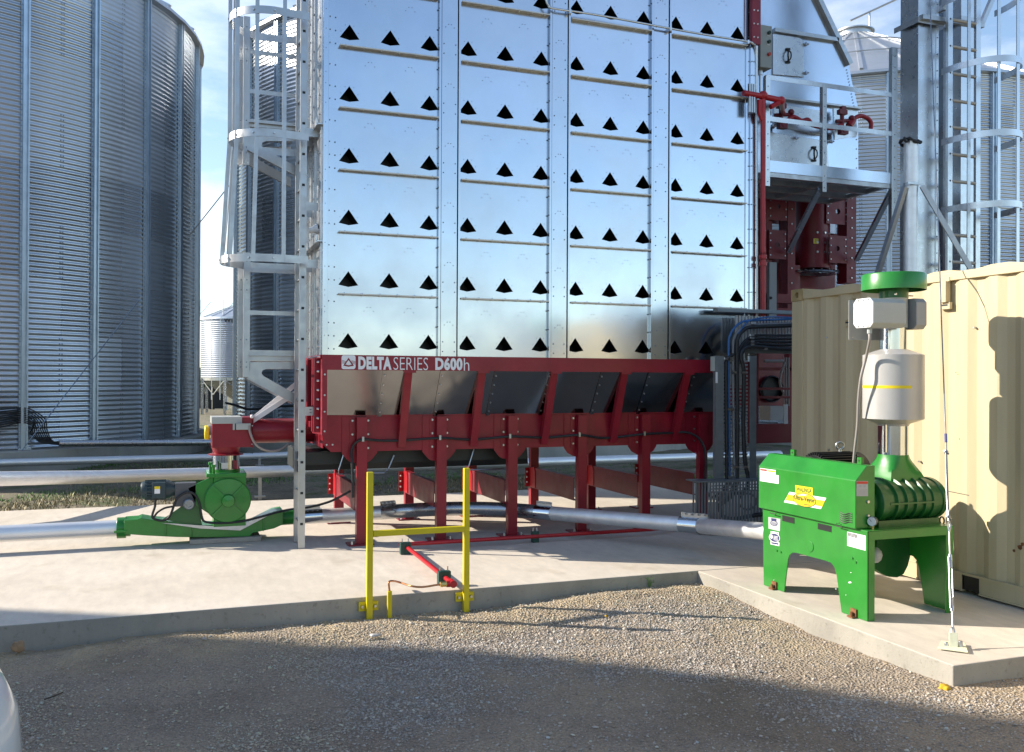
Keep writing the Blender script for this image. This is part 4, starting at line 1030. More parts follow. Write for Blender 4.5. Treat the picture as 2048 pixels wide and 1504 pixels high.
CYM = (LY0+LY1)/2
def hoop(z, wd=.075, r=.375, ex=.40):
    pts = [(LX+.03, CYM-r+.03)] + [(LX-.30-ex*math.sin(t), CYM-r*math.cos(t)) for t in np.linspace(0, PI, 23)] + [(LX+.03, CYM+r-.03)]
    mb = MB(); n = len(pts); vs = []
    for (x, y) in pts: vs += [(x, y, z-wd/2), (x, y, z+wd/2)]
    inn = []
    for (x, y) in pts:
        d = V(x-(LX-.3), y-CYM, 0); d = d*(1-.006/max(d.length, .01)); inn += [(LX-.3+d.x, CYM+d.y, z-wd/2), (LX-.3+d.x, CYM+d.y, z+wd/2)]
    o = 2*n; mb.add(vs+inn, [(2*i, 2*i+2, 2*i+3, 2*i+1) for i in range(n-1)] + [(o+2*i, o+2*i+1, o+2*i+3, o+2*i+2) for i in range(n-1)] + [(2*i+1, 2*i+3, o+2*i+3, o+2*i+1) for i in range(n-1)] + [(2*i, o+2*i, o+2*i+2, 2*i+2) for i in range(n-1)])
    for t in (.0, .5, 1.05, PI/2, 2.1, 2.6, PI): mb.bolt((LX-.30-(ex+.002)*math.sin(t), CYM-r*1.005*math.cos(t), z), (-math.sin(t), -math.cos(t), 0), .012, .010, 1)
    mb.build('hoop', ['aluminium', 'zinc_bolt'], ld, smooth=30)
hz = [onY(530, y, 9.1).z for y in (519, 272, 30)]; hz.append(hz[2] + (hz[2]-hz[1]))
for k, z in enumerate(hz): hoop(z, ex=.47 if k == 0 else .40)
for t in (0, .42, 1.02, PI/2, 2.12):
    x, y = LX-.30-.390*math.sin(t), CYM-.362*math.cos(t)
    if t == 0: x, y = LX-.205, CYM-.360
    xl = x - .07*math.sin(t); mb = MB(); mb.bar((xl, y, hz[0]-.035), (x, y, hz[1]), .038, .012, 0, (1, 0, 0)); mb.box(x-.019, x+.019, y-.006, y+.006, hz[1], 7.2)
    mb.build('cage_bar', 'aluminium', ld)
for y in (262, 410, 525): # stand-off brackets to the tower
    z = onY(625, y, 9.1).z
    for ya_ in (LY0-.008, LY1): mb = MB(); mb.box(LX+.02, XL-.01, ya_, ya_+.006, z-.05, z+.03); mb.build('bracket', 'aluminium', ld)
z = onY(633, 822, 9.1).z
mb = MB(); mb.box(LX+.02, XL+.03, LY0-.012, LY0-.005, z-.045, z+.04); mb.box(LX+.07, LX+.09, LY0-.013, LY0-.0121, z-.02, z-.008, 1); mb.box(LX+.07, LX+.09, LY0-.013, LY0-.0121, z+.008, z+.02, 1); mb.build('bracket', ['aluminium', 'dark_bolt'], ld)
mb = MB(); p = onY(618, 461, LY0+.02); mb.lathe(p, (1, -.3, .2), [(.0, 0), (.03, 0), (.03, .03), (.06, .10), (.055, .10), (.02, .03)], 16); mb.build('lamp', 'white_decal', ld, smooth=40)
# rest platforms standing off the far side of the ladder
YR = 9.62
rp = lambda x, y, dy=0: onY(x, y, YR+dy)
def landing(ypost0, ypost1, rails, toe, brk, label):
    t = thing('rest_platform', label, 'rest platform', rp(540, toe[1]), 'rest platforms of the caged ladder')
    for xx in (494, 482.5):
        mb = MB(); a, b = rp(xx, ypost0, (0 if xx > 490 else .3)), rp(xx, ypost1, (0 if xx > 490 else .3)); y = YR + (0 if xx > 490 else .3)
        mb.box(a.x-.032, a.x+.032, y-.006, y, b.z, a.z); mb.box(a.x-.032, a.x-.026, y, y+.04, b.z, a.z)
        for q in (.08, .12, .30, .7, .78, .93): mb.bolt((a.x, y-.006, b.z+(a.z-b.z)*q), (0, -1, 0), .007, .004, 1)
        mb.build('post', ['aluminium', 'dark_bolt'], t)
    for yr in rails:
        mb = MB(); a, b = rp(499, yr), rp(593, yr); mb.box(a.x, b.x, YR-.004, YR+.002, a.z-.022, a.z+.022); mb.box(a.x, b.x, YR+.002, YR+.035, a.z+.016, a.z+.022); mb.build('rail', 'aluminium', t)
    a, b = rp(498, toe[0]), rp(594, toe[1]); mb = MB(); mb.box(a.x, b.x, YR-.012, YR-.006, b.z, a.z); mb.box(a.x, b.x, YR-.05, YR-.012, (a.z+b.z)/2-.004, (a.z+b.z)/2); mb.build('toe_board', 'aluminium', t)
    z = b.z
    for dy in (.0, .55):
        o = [(496, brk[0]), (594, brk[0]), (594, brk[0]+14), (532, brk[0]+14), (525, brk[0]+17), (523, brk[0]+23), (527, brk[0]+28), (594, brk[0]+66), (594, brk[0]+86), (496, brk[0]+32)]
        mb = MB(); mb.prism([rp(*p)+V(0, dy, 0) for p in o], (0, .008, 0)); mb.bar(rp(494, brk[0]+33)+V(0, dy-.02, 0), rp(594, brk[0]+86)+V(0, dy-.02, 0), .05, .007, 0, (0, 1, 0)); mb.build('bracket', 'aluminium', t)
    mb = MB(); x0, x1 = rp(498, toe[1]).x, rp(594, toe[1]).x
    for k in range(9): mb.box(x0+.02+(x1-x0-.06)*k/8, x0+.05+(x1-x0-.06)*k/8, YR+.01, YR+.54, z+.004, z+.022)
    mb.box(x0, x1, YR-.004, YR+.55, z-.004, z+.003); mb.build('floor', 'galv_flash', t)
    mb = MB(); a = rp(532, brk[0]+20); mb.box(x0, x0+.01, YR, YR+.55, z-.1, z); mb.build('edge', 'aluminium', t)
landing(505, 754, (540, 625), (700, 722), (724,), 'lower rest platform of the caged ladder, just above the red auger tube')
landing(33, 330, (103, 182), (238, 262), (268,), 'upper rest platform of the caged ladder, high against the sky gap')
mb = MB(); mb.bar(onY(492, 850, 9.84), onY(592, 785, 9.80), .05, .05); mb.bar(onY(489, 852, 9.92), onY(592, 768, 9.90), .02, .05); mb.sphere(onY(504, 833, 9.7), .02)
tag(mb.build('diagonal_brace', 'white_decal'), 'white diagonal angle brace rising from the red auger tube to the ladder', 'brace')
mb = MB(); mb.tube(curve_pts([onY(471, -40, 9.62), onY(466, 120, 9.62), onY(464, 250, 9.62), onY(459, 380, 9.62), onY(448, 505, 9.62)], 5), .008, 5)
tag(mb.build('safety_line', 'galv_dull'), 'thin slack safety line hanging outside the ladder cage', 'line')

# ------------------------------------------------------------------ discharge auger (red) and rotary airlock (green)
YA = 9.9
ap = lambda x, y, dy=0: onY(x, y, YA+dy)
au = thing('discharge_auger', 'red discharge auger tube with square end box left of the dryer', 'auger', ap(500, 890))
c0, c1 = ap(495, 862), ap(660, 862); rt = (ap(560, 838).z-ap(560, 886).z)/2
mb = MB(); mb.cyl((c0.x, YA, c0.z), (c1.x+.1, YA, c0.z), rt, 36); mb.build('tube', 'red_paint', au, smooth=40)
mb = MB(); a, b = ap(424.5, 836, -.17), ap(505, 894, -.17); yb = YA+.17
mb.prism([(a.x, YA-.17, b.z), (a.x, YA-.17, a.z), (b.x, YA-.17, a.z+.004), (b.x, YA-.17, b.z)], (0, .34, 0)); mb.box(b.x, b.x+.008, YA-.20, YA+.20, b.z-.01, a.z+.02)
for z in (.03, .12, .22, .31): mb.bolt((b.x, YA-.19, b.z+z), (-1, 0, 0), .009, .012, 1)
mb.build('end_box', ['red_paint', 'zinc_bolt'], au, bevel=.006)
mb = MB(); p, q = ap(423, 835, -.18), ap(484, 847, -.18); mb.box(p.x, q.x, YA-.185, YA+.185, q.z, p.z+.004); p, q = ap(465.5, 847, -.18), ap(470, 860, -.18); mb.box(p.x, q.x, YA-.184, YA-.172, q.z, p.z)
p, q = ap(472, 847, -.19), ap(501, 859, -.19); mb.box(p.x, q.x, YA-.215, YA-.172, q.z, p.z); mb.build('cover', 'grey_box', au, bevel=.003)
mb = MB(); mb.tube(curve_pts([ap(498, 851, -.21), ap(500, 864, -.22), ap(506, 880, -.22), ap(515, 892, -.21), ap(530, 900, -.2), ap(548, 902, -.18), ap(562, 898, -.16), ap(576, 889, -.13)], 5), .013, 8); mb.build('conduit', 'hose_grey', au, smooth=60)
mb = MB(); p = ap(415, 865, .0); mb.cyl(p+V(-.03, 0, 0), p+V(.02, 0, 0), .075, 16); mb.build('shaft_cap', 'yellow_bright', au, smooth=40, bevel=.01)
mb = MB(); p = ap(420, 860, .0); mb.cyl(p+V(-.02, 0, 0), p+V(.06, 0, 0), .055, 12); mb.build('bearing', 'grey_paint', au, smooth=40)
mb = MB(); c = ap(452, 895); mb.lathe((c.x, YA, 0), (0, 0, 1), [(.150, ap(452, 893).z), (.135, ap(452, 899).z), (.130, ap(452, 906).z), (.175, ap(452, 907).z), (.175, ap(452, 909).z)], 28); mb.build('spout', 'red_paint', au, smooth=30)

al = thing('rotary_airlock', 'green rotary airlock feeder with round cover and drive motor on the pad', 'airlock', ap(460, 1075))
mb = MB(); zt, zb = ap(452, 908).z, ap(452, 941).z; mb.lathe((c.x, YA, 0), (0, 0, 1), [(.137, zt), (.137, zb-.01)], 32); mb.build('sight_tube', 'sleeve', al, smooth=40)
mb = MB(); p, q = ap(447, 926, -.14), ap(456, 937, -.14); mb.box(p.x-.02, q.x, YA-.146, YA-.13, q.z, p.z); p, q = ap(466, 921, -.13), ap(474, 938, -.13); mb.box(p.x, q.x, YA-.136, YA-.09, q.z, p.z, 1); mb.build('inspection_clip', ['zinc_bolt', 'red_dull'], al)
mb = MB(); mb.lathe((c.x, YA, 0), (0, 0, 1), [(.14, ap(452, 937).z), (.14, ap(452, 947).z)], 32)
YC = 9.66; cp = lambda x, y, dy=0: onY(x, y, YC+dy)
a, b = cp(413, 948), cp(493, 953); mb.box(a.x, b.x, YC-.0, YA+.22, b.z, a.z)
a, b = cp(428, 953), cp(492, 1052); mb.box(a.x, b.x, YC+.03, YA+.2, b.z, a.z); mb.prism([(a.x, YC+.05, a.z), (cp(375, 977).x, YC+.05, cp(375, 977).z), (cp(392, 1012).x, YC+.05, cp(392, 1012).z), (a.x, YC+.05, b.z+.1)], (0, .03, 0))
mb.build('body', 'green_paint', al, bevel=.006)
mb = MB(); cc = cp(456.5, 1002, -.03); Rr = (cp(456, 957).z-cp(456, 1046).z)/2
mb.lathe((cc.x, YC+.03, cc.z), (0, -1, 0), [(Rr, -.04), (Rr, .012), (Rr*.96, .020), (Rr*.30, .030), (Rr*.26, .075), (.0, .085)], 40)
for k in range(4):
    t = PI/4+k*PI/2; d = V(math.cos(t), 0, math.sin(t)); mb.bar(V(cc.x, YC+.002, cc.z)+d*Rr*.25, V(cc.x, YC+.008, cc.z)+d*Rr*.93, .022, .034, 0, d.cross(V(0, 1, 0)))
for t in (0.0, PI): mb.lathe((cc.x+math.cos(t)*Rr*.55, YC+.008, cc.z), (0, -1, 0), [(.035, 0), (.035, .006), (0, .006)], 16)
mb.build('end_cover', 'green_paint', al, smooth=30)
mb = MB()
for k, (x, y0, y1) in enumerate(((421, 925, 950), (427, 930, 951))): p, q = cp(x, y0, .1-.05*k), cp(x, y1, .1-.05*k); mb.cyl(q, p, .016, 10); mb.cyl(p-V(0, 0, .02), p+V(0, 0, .005), .024, 10)
mb.build('air_nipple', 'green_paint', al, smooth=40)
# sloping base shoe with end collars
mb = MB(); yb0, yb1 = YA-.17, YA+.12; bp2 = lambda x, y: onY(x, y, yb0)
mb.prism([bp2(*p) for p in [(248, 1041), (275, 1039), (282, 1036), (305, 1040), (360, 1044), (385, 1050), (480, 1050), (503, 1046), (548, 1023), (566, 1020), (566, 1049), (548, 1057), (505, 1066), (500, 1073), (410, 1075), (350, 1074), (290, 1071), (248, 1068)]], (0, yb1-yb0, 0))
mb.box(cp(330, 1060).x, cp(333, 1060).x, yb0-.012, yb0, cp(331, 1074).z, cp(331, 1042).z); mb.box(cp(383, 1060).x, cp(386, 1060).x, yb0-.012, yb0, cp(386, 1075).z, cp(386, 1052).z); mb.box(cp(526, 1060).x, cp(529, 1060).x, yb0-.012, yb0, cp(529, 1064).z, cp(529, 1034).z)
p = onY(234, 1056, YA-.02); q = onY(262, 1055, YA-.02); mb.cyl(p-V(.0, 0, 0), p+V(.085, 0, 0), .105, 20); mb.cyl(p+V(.085, 0, 0), q, .088, 20)
p = onY(560, 1036, YA-.02); q = onY(589, 1034, YA-.02); mb.cyl(p, q, .078, 20)
mb.bar(onY(228, 1064, yb0), onY(254, 1062, yb0), .02, .02)
mb.build('base_shoe', 'green_paint', al, smooth=35, bevel=.004)
mb = MB(); mb.prism([bp2(*p) for p in [(325, 1039), (370, 1008), (398, 1009), (405, 1056), (390, 1050), (360, 1045)]], (0, .02, 0)); mb.build('guard_plate', 'green_dark', al)
mb = MB(); mb.prism([bp2(*p)-V(0, .03, 0) for p in [(323, 1045), (345, 1046), (430, 1052), (475, 1051), (540, 1026), (548, 1024), (480, 1060), (400, 1056)]], (0, .02, 0)); mb.build('cable_tray', 'galv_dull', al)
mb = MB(); a, b = cp(350, 967, .05), cp(392, 1012, .05); mb.box(a.x, b.x, YC+.05, YC+.2, b.z, a.z); mb.build('chain_guard', 'chain_grey', al, bevel=.004)
mb = MB(); p = cp(378, 1009, -.0); mb.lathe(p+V(0, .06, 0), (0, -1, 0), [(.055, -.02), (.055, .06), (.045, .07), (.03, .07), (.03, .05), (0, .05)], 20); mb.build('shaft_end', 'galv_dark', al, smooth=40)
mb = MB(); y = YC+.12; ctr = cp(300, 980, .12); zc = ctr.z
mb.lathe((cp(282, 980, .12).x, y, zc), (1, 0, 0), [(0, 0), (.075, 0), (.090, .02), (.095, .06), (.085, .065), (.088, .13), (.095, .14), (.095, .26), (.07, .30), (.06, .37), (.05, .40)], 26)
for k in range(18): t = 2*PI*k/18; d = V(0, math.cos(t), math.sin(t)); mb.bar(V(cp(290, 980, .12).x, y, zc)+d*.095, V(cp(332, 980, .12).x, y, zc)+d*.095, .006, .012)
mb.build('motor', 'motor_dark', al, smooth=35)
mb = MB(); a, b = cp(304, 966, .0), cp(331, 996, .0); mb.box(a.x, b.x, YC-.01, YC+.06, b.z, a.z); mt_b = mb.build('terminal_box', 'motor_dark', al, bevel=.006)
mb = MB(); a, b = cp(309, 973, -.012), cp(320, 987, -.012); mb.box(a.x, b.x, YC-.014, YC-.011, b.z, a.z, 1); a2, b2 = cp(309, 973, -.016), cp(320, 978, -.016); mb.box(a2.x, b2.x, YC-.016, YC-.0142, b2.z, a2.z, 0); mb.build('rating_label', ['yellow_bright', 'white_decal'], mt_b)
mb = MB(); cl_ = lambda x, y: onY(x, y, YA-.22)
mb.tube(curve_pts([cl_(311, 997), cl_(310, 1012), cl_(305, 1028), cl_(306, 1036), cl_(320, 1041), cl_(334, 1038), cl_(343, 1025), cl_(352, 1000), cl_(365, 988), cl_(380, 984), cl_(392, 992), cl_(399, 1008), cl_(404, 1035), cl_(412, 1044), cl_(440, 1046), cl_(480, 1043), cl_(520, 1034), cl_(548, 1026), cl_(580, 1019), onY(620, 1014, 9.5), onY(660, 1003, 9.3), onY(690, 988, 9.2), onY(700, 982, 9.13)], 6), .012, 8)
mb.tube(curve_pts([cl_(308, 1034), cl_(316, 1024), cl_(330, 1016), cl_(345, 1013)], 5), .010, 8)
tag(mb.build('motor_cable', 'rubber', smooth=60), 'black looping cable running from the airlock motor along the green shoe', 'cable')
mb = MB(); a, b = onZ(379, 1087, 0), onZ(520, 1078, 0); mb.box(a.x, b.x, YA-.22, YA+.22, 0.001, .048)
tag(mb.build('concrete_block', 'concrete_edge', bevel=.008), 'flat concrete block under the green airlock shoe', 'block')

# ------------------------------------------------------------------ conveying pipes
def coupling(mb, p, d, r, L, up=True):
    d = Vector(d).normalized(); mb.cyl(p-d*L/2, p+d*L/2, r*1.03, 24, 1)
    s_ = V(0, 0, 1); c = p+s_*r*1.03; mb.bar(c-d*L*.42+V(0, -.02, .02), c+d*L*.42+V(0, -.02, .02), .006, .045, 2, V(0, 1, 0)); mb.bar(c-d*L*.42+V(0, .02, .02), c+d*L*.42+V(0, .02, .02), .006, .045, 2, V(0, 1, 0))
    for k in range(4): q = c + d*L*(-.33+.22*k) + V(0, -.022, .03); mb.cyl(q-V(0, .02, 0), q+V(0, .06, 0), .010, 6, 2)
pr = .076
lp = thing('conveying_pipe', 'round aluminium conveying pipe lying on the pad left of the green airlock', 'pipe', (-2, 9.8, 0))
mb = MB(); p = onY(236, 1056, YA-.02); mb.cyl(p, V(p.x-11, p.y-.05, p.z), pr*1.06, 28); mb.build('pipe', 'pipe_alu', lp, smooth=50)
rpth = [(585, 1035, None), (642, 1031, None), (700, 1029, None), (765, 1025, None)]
Pw = [onY(x, y, YA-.02) for x, y, _ in rpth]
lp = thing('conveying_pipe', 'aluminium conveying pipe with clamped sleeves curving under the dryer to the blower', 'pipe', (4, 9, 0))
mb = MB(); mb.tube([Pw[0], Pw[2], Pw[3]], pr, 28); mb.build('pipe', 'pipe_alu', lp, smooth=50)
elb = [Pw[3], atD(800, 1022, 9.92), atD(860, 1018.5, 10.02), atD(930, 1017, 10.06), atD(1000, 1018.5, 10.03), atD(1060, 1022.5, 9.93), atD(1100, 1026.5, 9.82)]
mb = MB(); mb.tube(curve_pts(elb, 5), pr*1.01, 28); mb.build('elbow', 'pipe_steel', lp, smooth=50)
tail = [elb[-1], atD(1400, 1051.5, 8.90), atD(1530, 1062.5, 8.05)]
e = onX(1545, 1064, 4.62)
mb = MB(); mb.tube([tail[0], tail[1]], pr, 28); mb.tube(curve_pts([tail[1], tail[2], tail[2]+(tail[2]-tail[1])*.25+V(-.02, 0, 0), V(4.75, 6.05, .35)], 5), pr, 28); mb.build('pipe', 'pipe_alu', lp, smooth=50)
for p, d, L in ((Pw[0].lerp(Pw[1], .62), Pw[1]-Pw[0], .24), (Pw[3]+V(.06, 0, .003), elb[1]-Pw[3], .22), (elb[-1]-(elb[-1]-elb[-2]).normalized()*.07, elb[-1]-elb[-2], .2), (tail[0].lerp(tail[1], .965), tail[1]-tail[0], .30)):
    mb = MB(); coupling(mb, p, d, pr, L); mb.build('coupling', ['pipe_alu', 'sleeve', 'galv_dull'], lp, smooth=40)
mb = MB(); q = tail[1]; d = (tail[2]-tail[1]).normalized(); mb.tube([q+d*.0, q+d*.012], pr*1.05, 24); mb.build('seal_ring', 'rubber', lp, smooth=40)
# two pipes across the grass
def gpipe(pts, r, label, joints, posts):
    pts = [pts[0]+(pts[0]-pts[1]).normalized()*9] + pts
    t = thing('transfer_pipe', label, 'pipe', pts[0], 'aluminium pipes crossing behind the pad')
    mb = MB(); mb.tube(pts, r, 26); mb.build('pipe', 'pipe_alu', t, smooth=50)
    for (x, y, d) in joints: mb = MB(); p = atD(x, y, d); e2 = (pts[1]-pts[0]).normalized(); mb.cyl(p-e2*.16, p+e2*.16, r*1.04, 24); mb.build('sleeve', 'sleeve', t, smooth=50)
    for (x, y, d) in posts: mb = MB(); p = atD(x, y, d); mb.box(p.x-.025, p.x+.025, p.y-.02, p.y+.02, -.2, p.z); mb.box(p.x-.08, p.x+.08, p.y-.05, p.y+.05, -.12, -.10); mb.build('stand', 'galv_dull', t)
gpipe([atD(-160, 962.5, 10.2), atD(0, 957.5, 10.75), atD(200, 953.5, 12.3), atD(420, 947, 13.2), atD(620, 940.5, 14.3), atD(750, 935.5, 15.3), atD(1300, 917, 18.6), atD(1560, 909, 20.2)], .087, 'nearer long aluminium pipe crossing the grass behind the pad', [(680, 938.3, 14.75), (1395, 913.5, 19.2)], [(520, 950, 13.75)])
gpipe([atD(-160, 929, 16.2), atD(0, 925.5, 16.6), atD(250, 919, 17.6), atD(480, 913.5, 18.6), atD(560, 911, 18.9), atD(620, 906.5, 19.2), atD(700, 900, 19.4)], .072, 'farther thinner aluminium pipe against the foundation of the left bin', [(490, 913, 18.65)], [(519, 915, 18.7)])

# ------------------------------------------------------------------ yellow guard frame, gas line
YG = 6.90
yf = thing('guard_frame', 'yellow square tube guard frame bolted to the front of the pad', 'guard frame', onY(838, 1230, YG))
for x, y0, y1 in ((740, 944, 1232), (933, 936, 1213)):
    a, b = onY(x, y0, YG), onY(x, y1, YG); mb = MB(); mb.box(a.x-.023, a.x+.023, YG-.023, YG+.023, b.z-.04, a.z); mb.build('post', 'yellow_post', yf, bevel=.004)
    mb = MB(); zc = onY(x, y1-18, YG).z; mb.box(a.x-.075, a.x+.075, YG+.026, YG+.048, zc-.035, zc+.035)
    for dx in (-.05, .05): mb.bolt((a.x+dx, YG+.026, zc), (0, -1, 0), .014, .014, 1)
    mb.build('anchor_plate', ['yellow_post', 'zinc_bolt'], yf)
a, b = onY(752, 1068, YG), onY(921, 1057, YG); mb = MB(); z = (onY(840, 1062, YG).z); mb.box(onY(740, 1068, YG).x+.0235, onY(933, 1057, YG).x-.0235, YG-.022, YG+.022, z-.022, z+.022); mb.build('crossbar', 'yellow_post', yf, bevel=.004)

gl = thing('gas_line', 'thin bright red gas pipe clamped to the concrete behind the yellow frame', 'gas pipe', onZ(811, 1095, 0))
zp = .065
A = onZ(803, 1089, zp); B = onZ(1300, 1059, zp); C2 = onZ(905, 1167, zp); D2 = onZ(812, 1092, zp)
mb = MB(); mb.tube([A, A.lerp(B, .5), B, B+V(.8, .25, .0)], .020, 10); mb.sphere(A, .03); mb.build('pipe', 'red_pipe', gl, smooth=50)
mb = MB(); mb.tube([A+V(.02, 0, 0), C2], .020, 10); mb.cyl(C2+V(0, -.03, 0), C2+V(0, .06, 0), .030, 10); mb.cyl(C2+V(-.05, 0, 0), C2+V(.01, 0, 0), .026, 10); mb.build('pipe', 'red_pipe', gl, smooth=50)
for p, s_ in ((A.lerp(C2, .09), .05), (A.lerp(C2, .86), .052), (onZ(1070, 1072, zp), .035)):
    mb = MB(); mb.box(p.x-s_, p.x+s_, p.y-.03, p.y+.03, 0.001, .115); mb.build('clamp_block', 'green_block', gl, bevel=.004)
    for dx in (-.6*s_, .6*s_): mb = MB(); mb.cyl((p.x+dx, p.y, .113), (p.x+dx, p.y, .15), .006, 6); mb.build('stud', 'zinc_bolt', gl)
E3 = onZ(888, 1168, .07)
mb = MB(); mb.cyl(C2+V(-.05, 0, 0), C2+V(-.10, 0, 0), .022, 8); mb.build('fitting', 'brass', gl)
rz = onY(779, 1182, 6.88)
mb = MB(); mb.tube(curve_pts([C2+V(-.09, 0, 0), onZ(872, 1170, .06), onZ(845, 1174, .05), onZ(822, 1172, .06), onY(800, 1165, 7.1), onY(785, 1162, 6.95), onY(778, 1164, 6.89), onY(778, 1172, 6.88), rz], 6), .008, 8)
tag(mb.build('copper_line', 'copper', smooth=60), 'thin bent copper tube from the red gas pipe to the yellow riser', 'copper tube')
mb = MB(); mb.box(rz.x-.016, rz.x+.016, 6.86, 6.90, -.25, rz.z); 
tag(mb.build('riser_guard', 'yellow_post', bevel=.003), 'short yellow riser sleeve rising from the gravel beside the guard frame', 'riser')

# ------------------------------------------------------------------ cable trays right of the dryer base
YT = 8.66
tp = lambda x, y, dy=0: onY(x, y, YT+dy)
vt = thing('vertical_cable_tray', 'grey upright ladder cable tray full of cables right of the red base', 'cable tray', tp(1470, 960))
for x0, x1, yt, yb in ((1427, 1442, 712, 955), (1495, 1507, 712, 962)):
    a, b = tp(x0, yt), tp(x1, yb); mb = MB(); mb.box(a.x, b.x, YT-.05, YT-.044, b.z, a.z); mb.box(a.x if x0 < 1450 else b.x-.006, a.x+.006 if x0 < 1450 else b.x, YT-.044, YT+.005, b.z, a.z); mb.build('side_rail', 'grey_tray', vt)
mb = MB(); a, b = tp(1441, 718), tp(1496, 950); n = 31
for k in range(n): z = b.z+(a.z-b.z)*(k+.5)/n; mb.box(a.x, b.x, YT+.01, YT+.03, z-.0105, z+.0105)
mb.build('rungs', 'tray_rung', vt)
mb = MB(); a, b = tp(1421, 713), tp(1428, 742); mb.box(a.x, b.x, YT-.03, YT+.0, b.z, a.z); p, q = tp(1432, 744, -.06), tp(1436, 766, -.06); mb.box(p.x, q.x, YT-.054, YT-.051, q.z, p.z, 1); mb.build('end_bracket', ['grey_box', 'white_decal'], vt)
ht = thing('horizontal_cable_tray', 'grey ladder cable tray on edge running right behind the container corner', 'cable tray', tp(1540, 708))
XE = tp(1583, 660).x + 1.9
for y0, y1, xs_ in ((631, 640, 1436), (704, 711, 1488)):
    a = tp(xs_, y0, .05); b = tp(1583, y0-(14 if y0 < 650 else 0), .05); z1 = tp(1520, (624 if y0 < 650 else y0), .05).z
    mb = MB(); mb.prism([(a.x, YT+.05, z1-.012), (XE, YT+.05, z1-.012), (XE, YT+.05, z1+.028), (a.x, YT+.05, z1+.028)], (0, .10, 0)); mb.build('side_rail', 'grey_tray', ht)
mb = MB(); z1, z0 = tp(1520, 632, .08).z, tp(1520, 706, .08).z; x = tp(1484, 660).x
while x < XE: mb.box(x-.011, x+.011, YT+.10, YT+.12, z0, z1); x += .042
mb.build('rungs', 'tray_rung', ht)
# the cables: bends from the horizontal tray down the upright one
def cable(nm, m_, r, pts, label, group='cables in the trays'):
    mb = MB(); mb.tube(curve_pts(pts, 7), r, 9); o = mb.build(nm, m_, smooth=60); tag(o, label, 'cable', group); return o
def bend(xv, yh, r0, dy, xbot, ybot, yend=None):
    pts = [tp(1600, yh-2, dy), tp(1555, yh, dy), tp(1520, yh+1, dy)]
    cx, cy = xv+r0, yh+r0+1
    for k in range(1, 6): t = PI/2*k/5; pts.append(tp(cx-r0*math.sin(t), cy-r0*math.cos(t), dy))
    pts += [tp(xv, cy+60, dy), tp(xv+1, (cy+ybot)/2+30, dy), tp(xbot, ybot, dy)]
    return pts
cable('cable', 'blue_cable', .013, bend(1457.5, 639, 46, -.02, 1459, 955) + [tp(1456, 975, -.05), tp(1448, 990, -.1), tp(1436, 1001, -.15)], 'bright blue cable bending down the upright tray')
cable('cable', 'blue_cable', .008, [tp(1600, 636, -.03), tp(1540, 634, -.03), tp(1500, 641, -.03), tp(1486, 654, -.03), tp(1476, 668, -.02)], 'thin blue cable crossing the top of the level tray')
cable('cable', 'grey_cable', .014, bend(1466, 648, 40, -.015, 1469, 950) + [tp(1466, 972, -.05), tp(1456, 990, -.1), tp(1442, 1002, -.15)], 'grey cable beside the blue one in the upright tray')
cable('cable', 'rubber', .018, bend(1452, 707, 22, -.03, 1453, 955)[3:] + [tp(1450, 975, -.06), tp(1444, 990, -.1), tp(1434, 1000, -.15)], 'black cable left of the blue cable in the upright tray')
cable('cable', 'rubber', .024, bend(1474, 652, 34, -.02, 1474, 940) + [tp(1474, 965, -.05), tp(1468, 985, -.1), tp(1450, 1003, -.15), tp(1440, 1010, -.15), tp(1442, 1025, -.16), tp(1452, 1036, -.16), tp(1475, 1037, -.16), tp(1500, 1032, -.18), tp(1525, 1028, -.3)], 'thick black cable falling from the tray and turning into the blower')
for k in range(4): cable('cable', 'rubber', .015, [tp(1600, 671+k*6.6, .0), tp(1550, 671+k*6.2, .0), tp(1512, 671+k*5.6, .0), tp(1492, 680+k*4.6, -.01), tp(1481-k*.5, 694+k*4, -.01), tp(1476, 712, -.02), tp(1474, 745, -.02), tp(1473+k*.7, 840, -.02)], ('black cable, uppermost', 'black cable, second from top', 'black cable, third from top', 'black cable, lowest')[k] + ' of the four clamped in the level tray')
cable('cable', 'rubber', .024, [tp(1600, 699, -.02), tp(1555, 697, -.02), tp(1520, 694, -.03), tp(1500, 693, -.03), tp(1488, 698, -.03), tp(1482, 712, -.03), tp(1487, 735, -.03), tp(1488, 760, -.02), tp(1487, 850, -.02), tp(1490, 920, -.02), tp(1496, 955, -.03), tp(1494, 975, -.06), tp(1482, 985, -.1), tp(1465, 984, -.1)], 'thick black cable swinging out beside the right rail of the upright tray')
lo = [tp(1495+17*math.cos(t), 1003+16*math.sin(t), -.12+.02*math.sin(t)) for t in np.linspace(0, 2*PI, 17)]
cable('cable', 'rubber', .011, lo, 'coiled ring of black cable hanging at the floor tray')
for x, y in ((1453, 717), (1463, 717), (1459, 818), (1465, 818), (1460, 955), (1468, 955), (1470, 745), (1488, 745), (1473, 934), (1493, 934), (1505, 670), (1505, 676), (1505, 683), (1505, 689), (1508, 646), (1532, 698)): p = tp(x, y, -.045); mb = MB(); mb.box(p.x-.022, p.x+.022, YT-.05, YT-.02, p.z-.012, p.z+.012); mb.build('clamp', 'zinc_bolt', vt)
ft = thing('floor_cable_tray', 'slatted grey cable tray standing on the pad beside the blower', 'cable tray', tp(1460, 1075))
YK = 8.45
kp = lambda x, y, dy=0: onY(x, y, YK+dy)
mb = MB(); a, b = kp(1420, 964), kp(1600, 1074); z1, z0 = a.z, .03; x = a.x
while x < b.x: mb.box(x, x+.026, YK, YK+.012, z0, z1-.12); x += .040
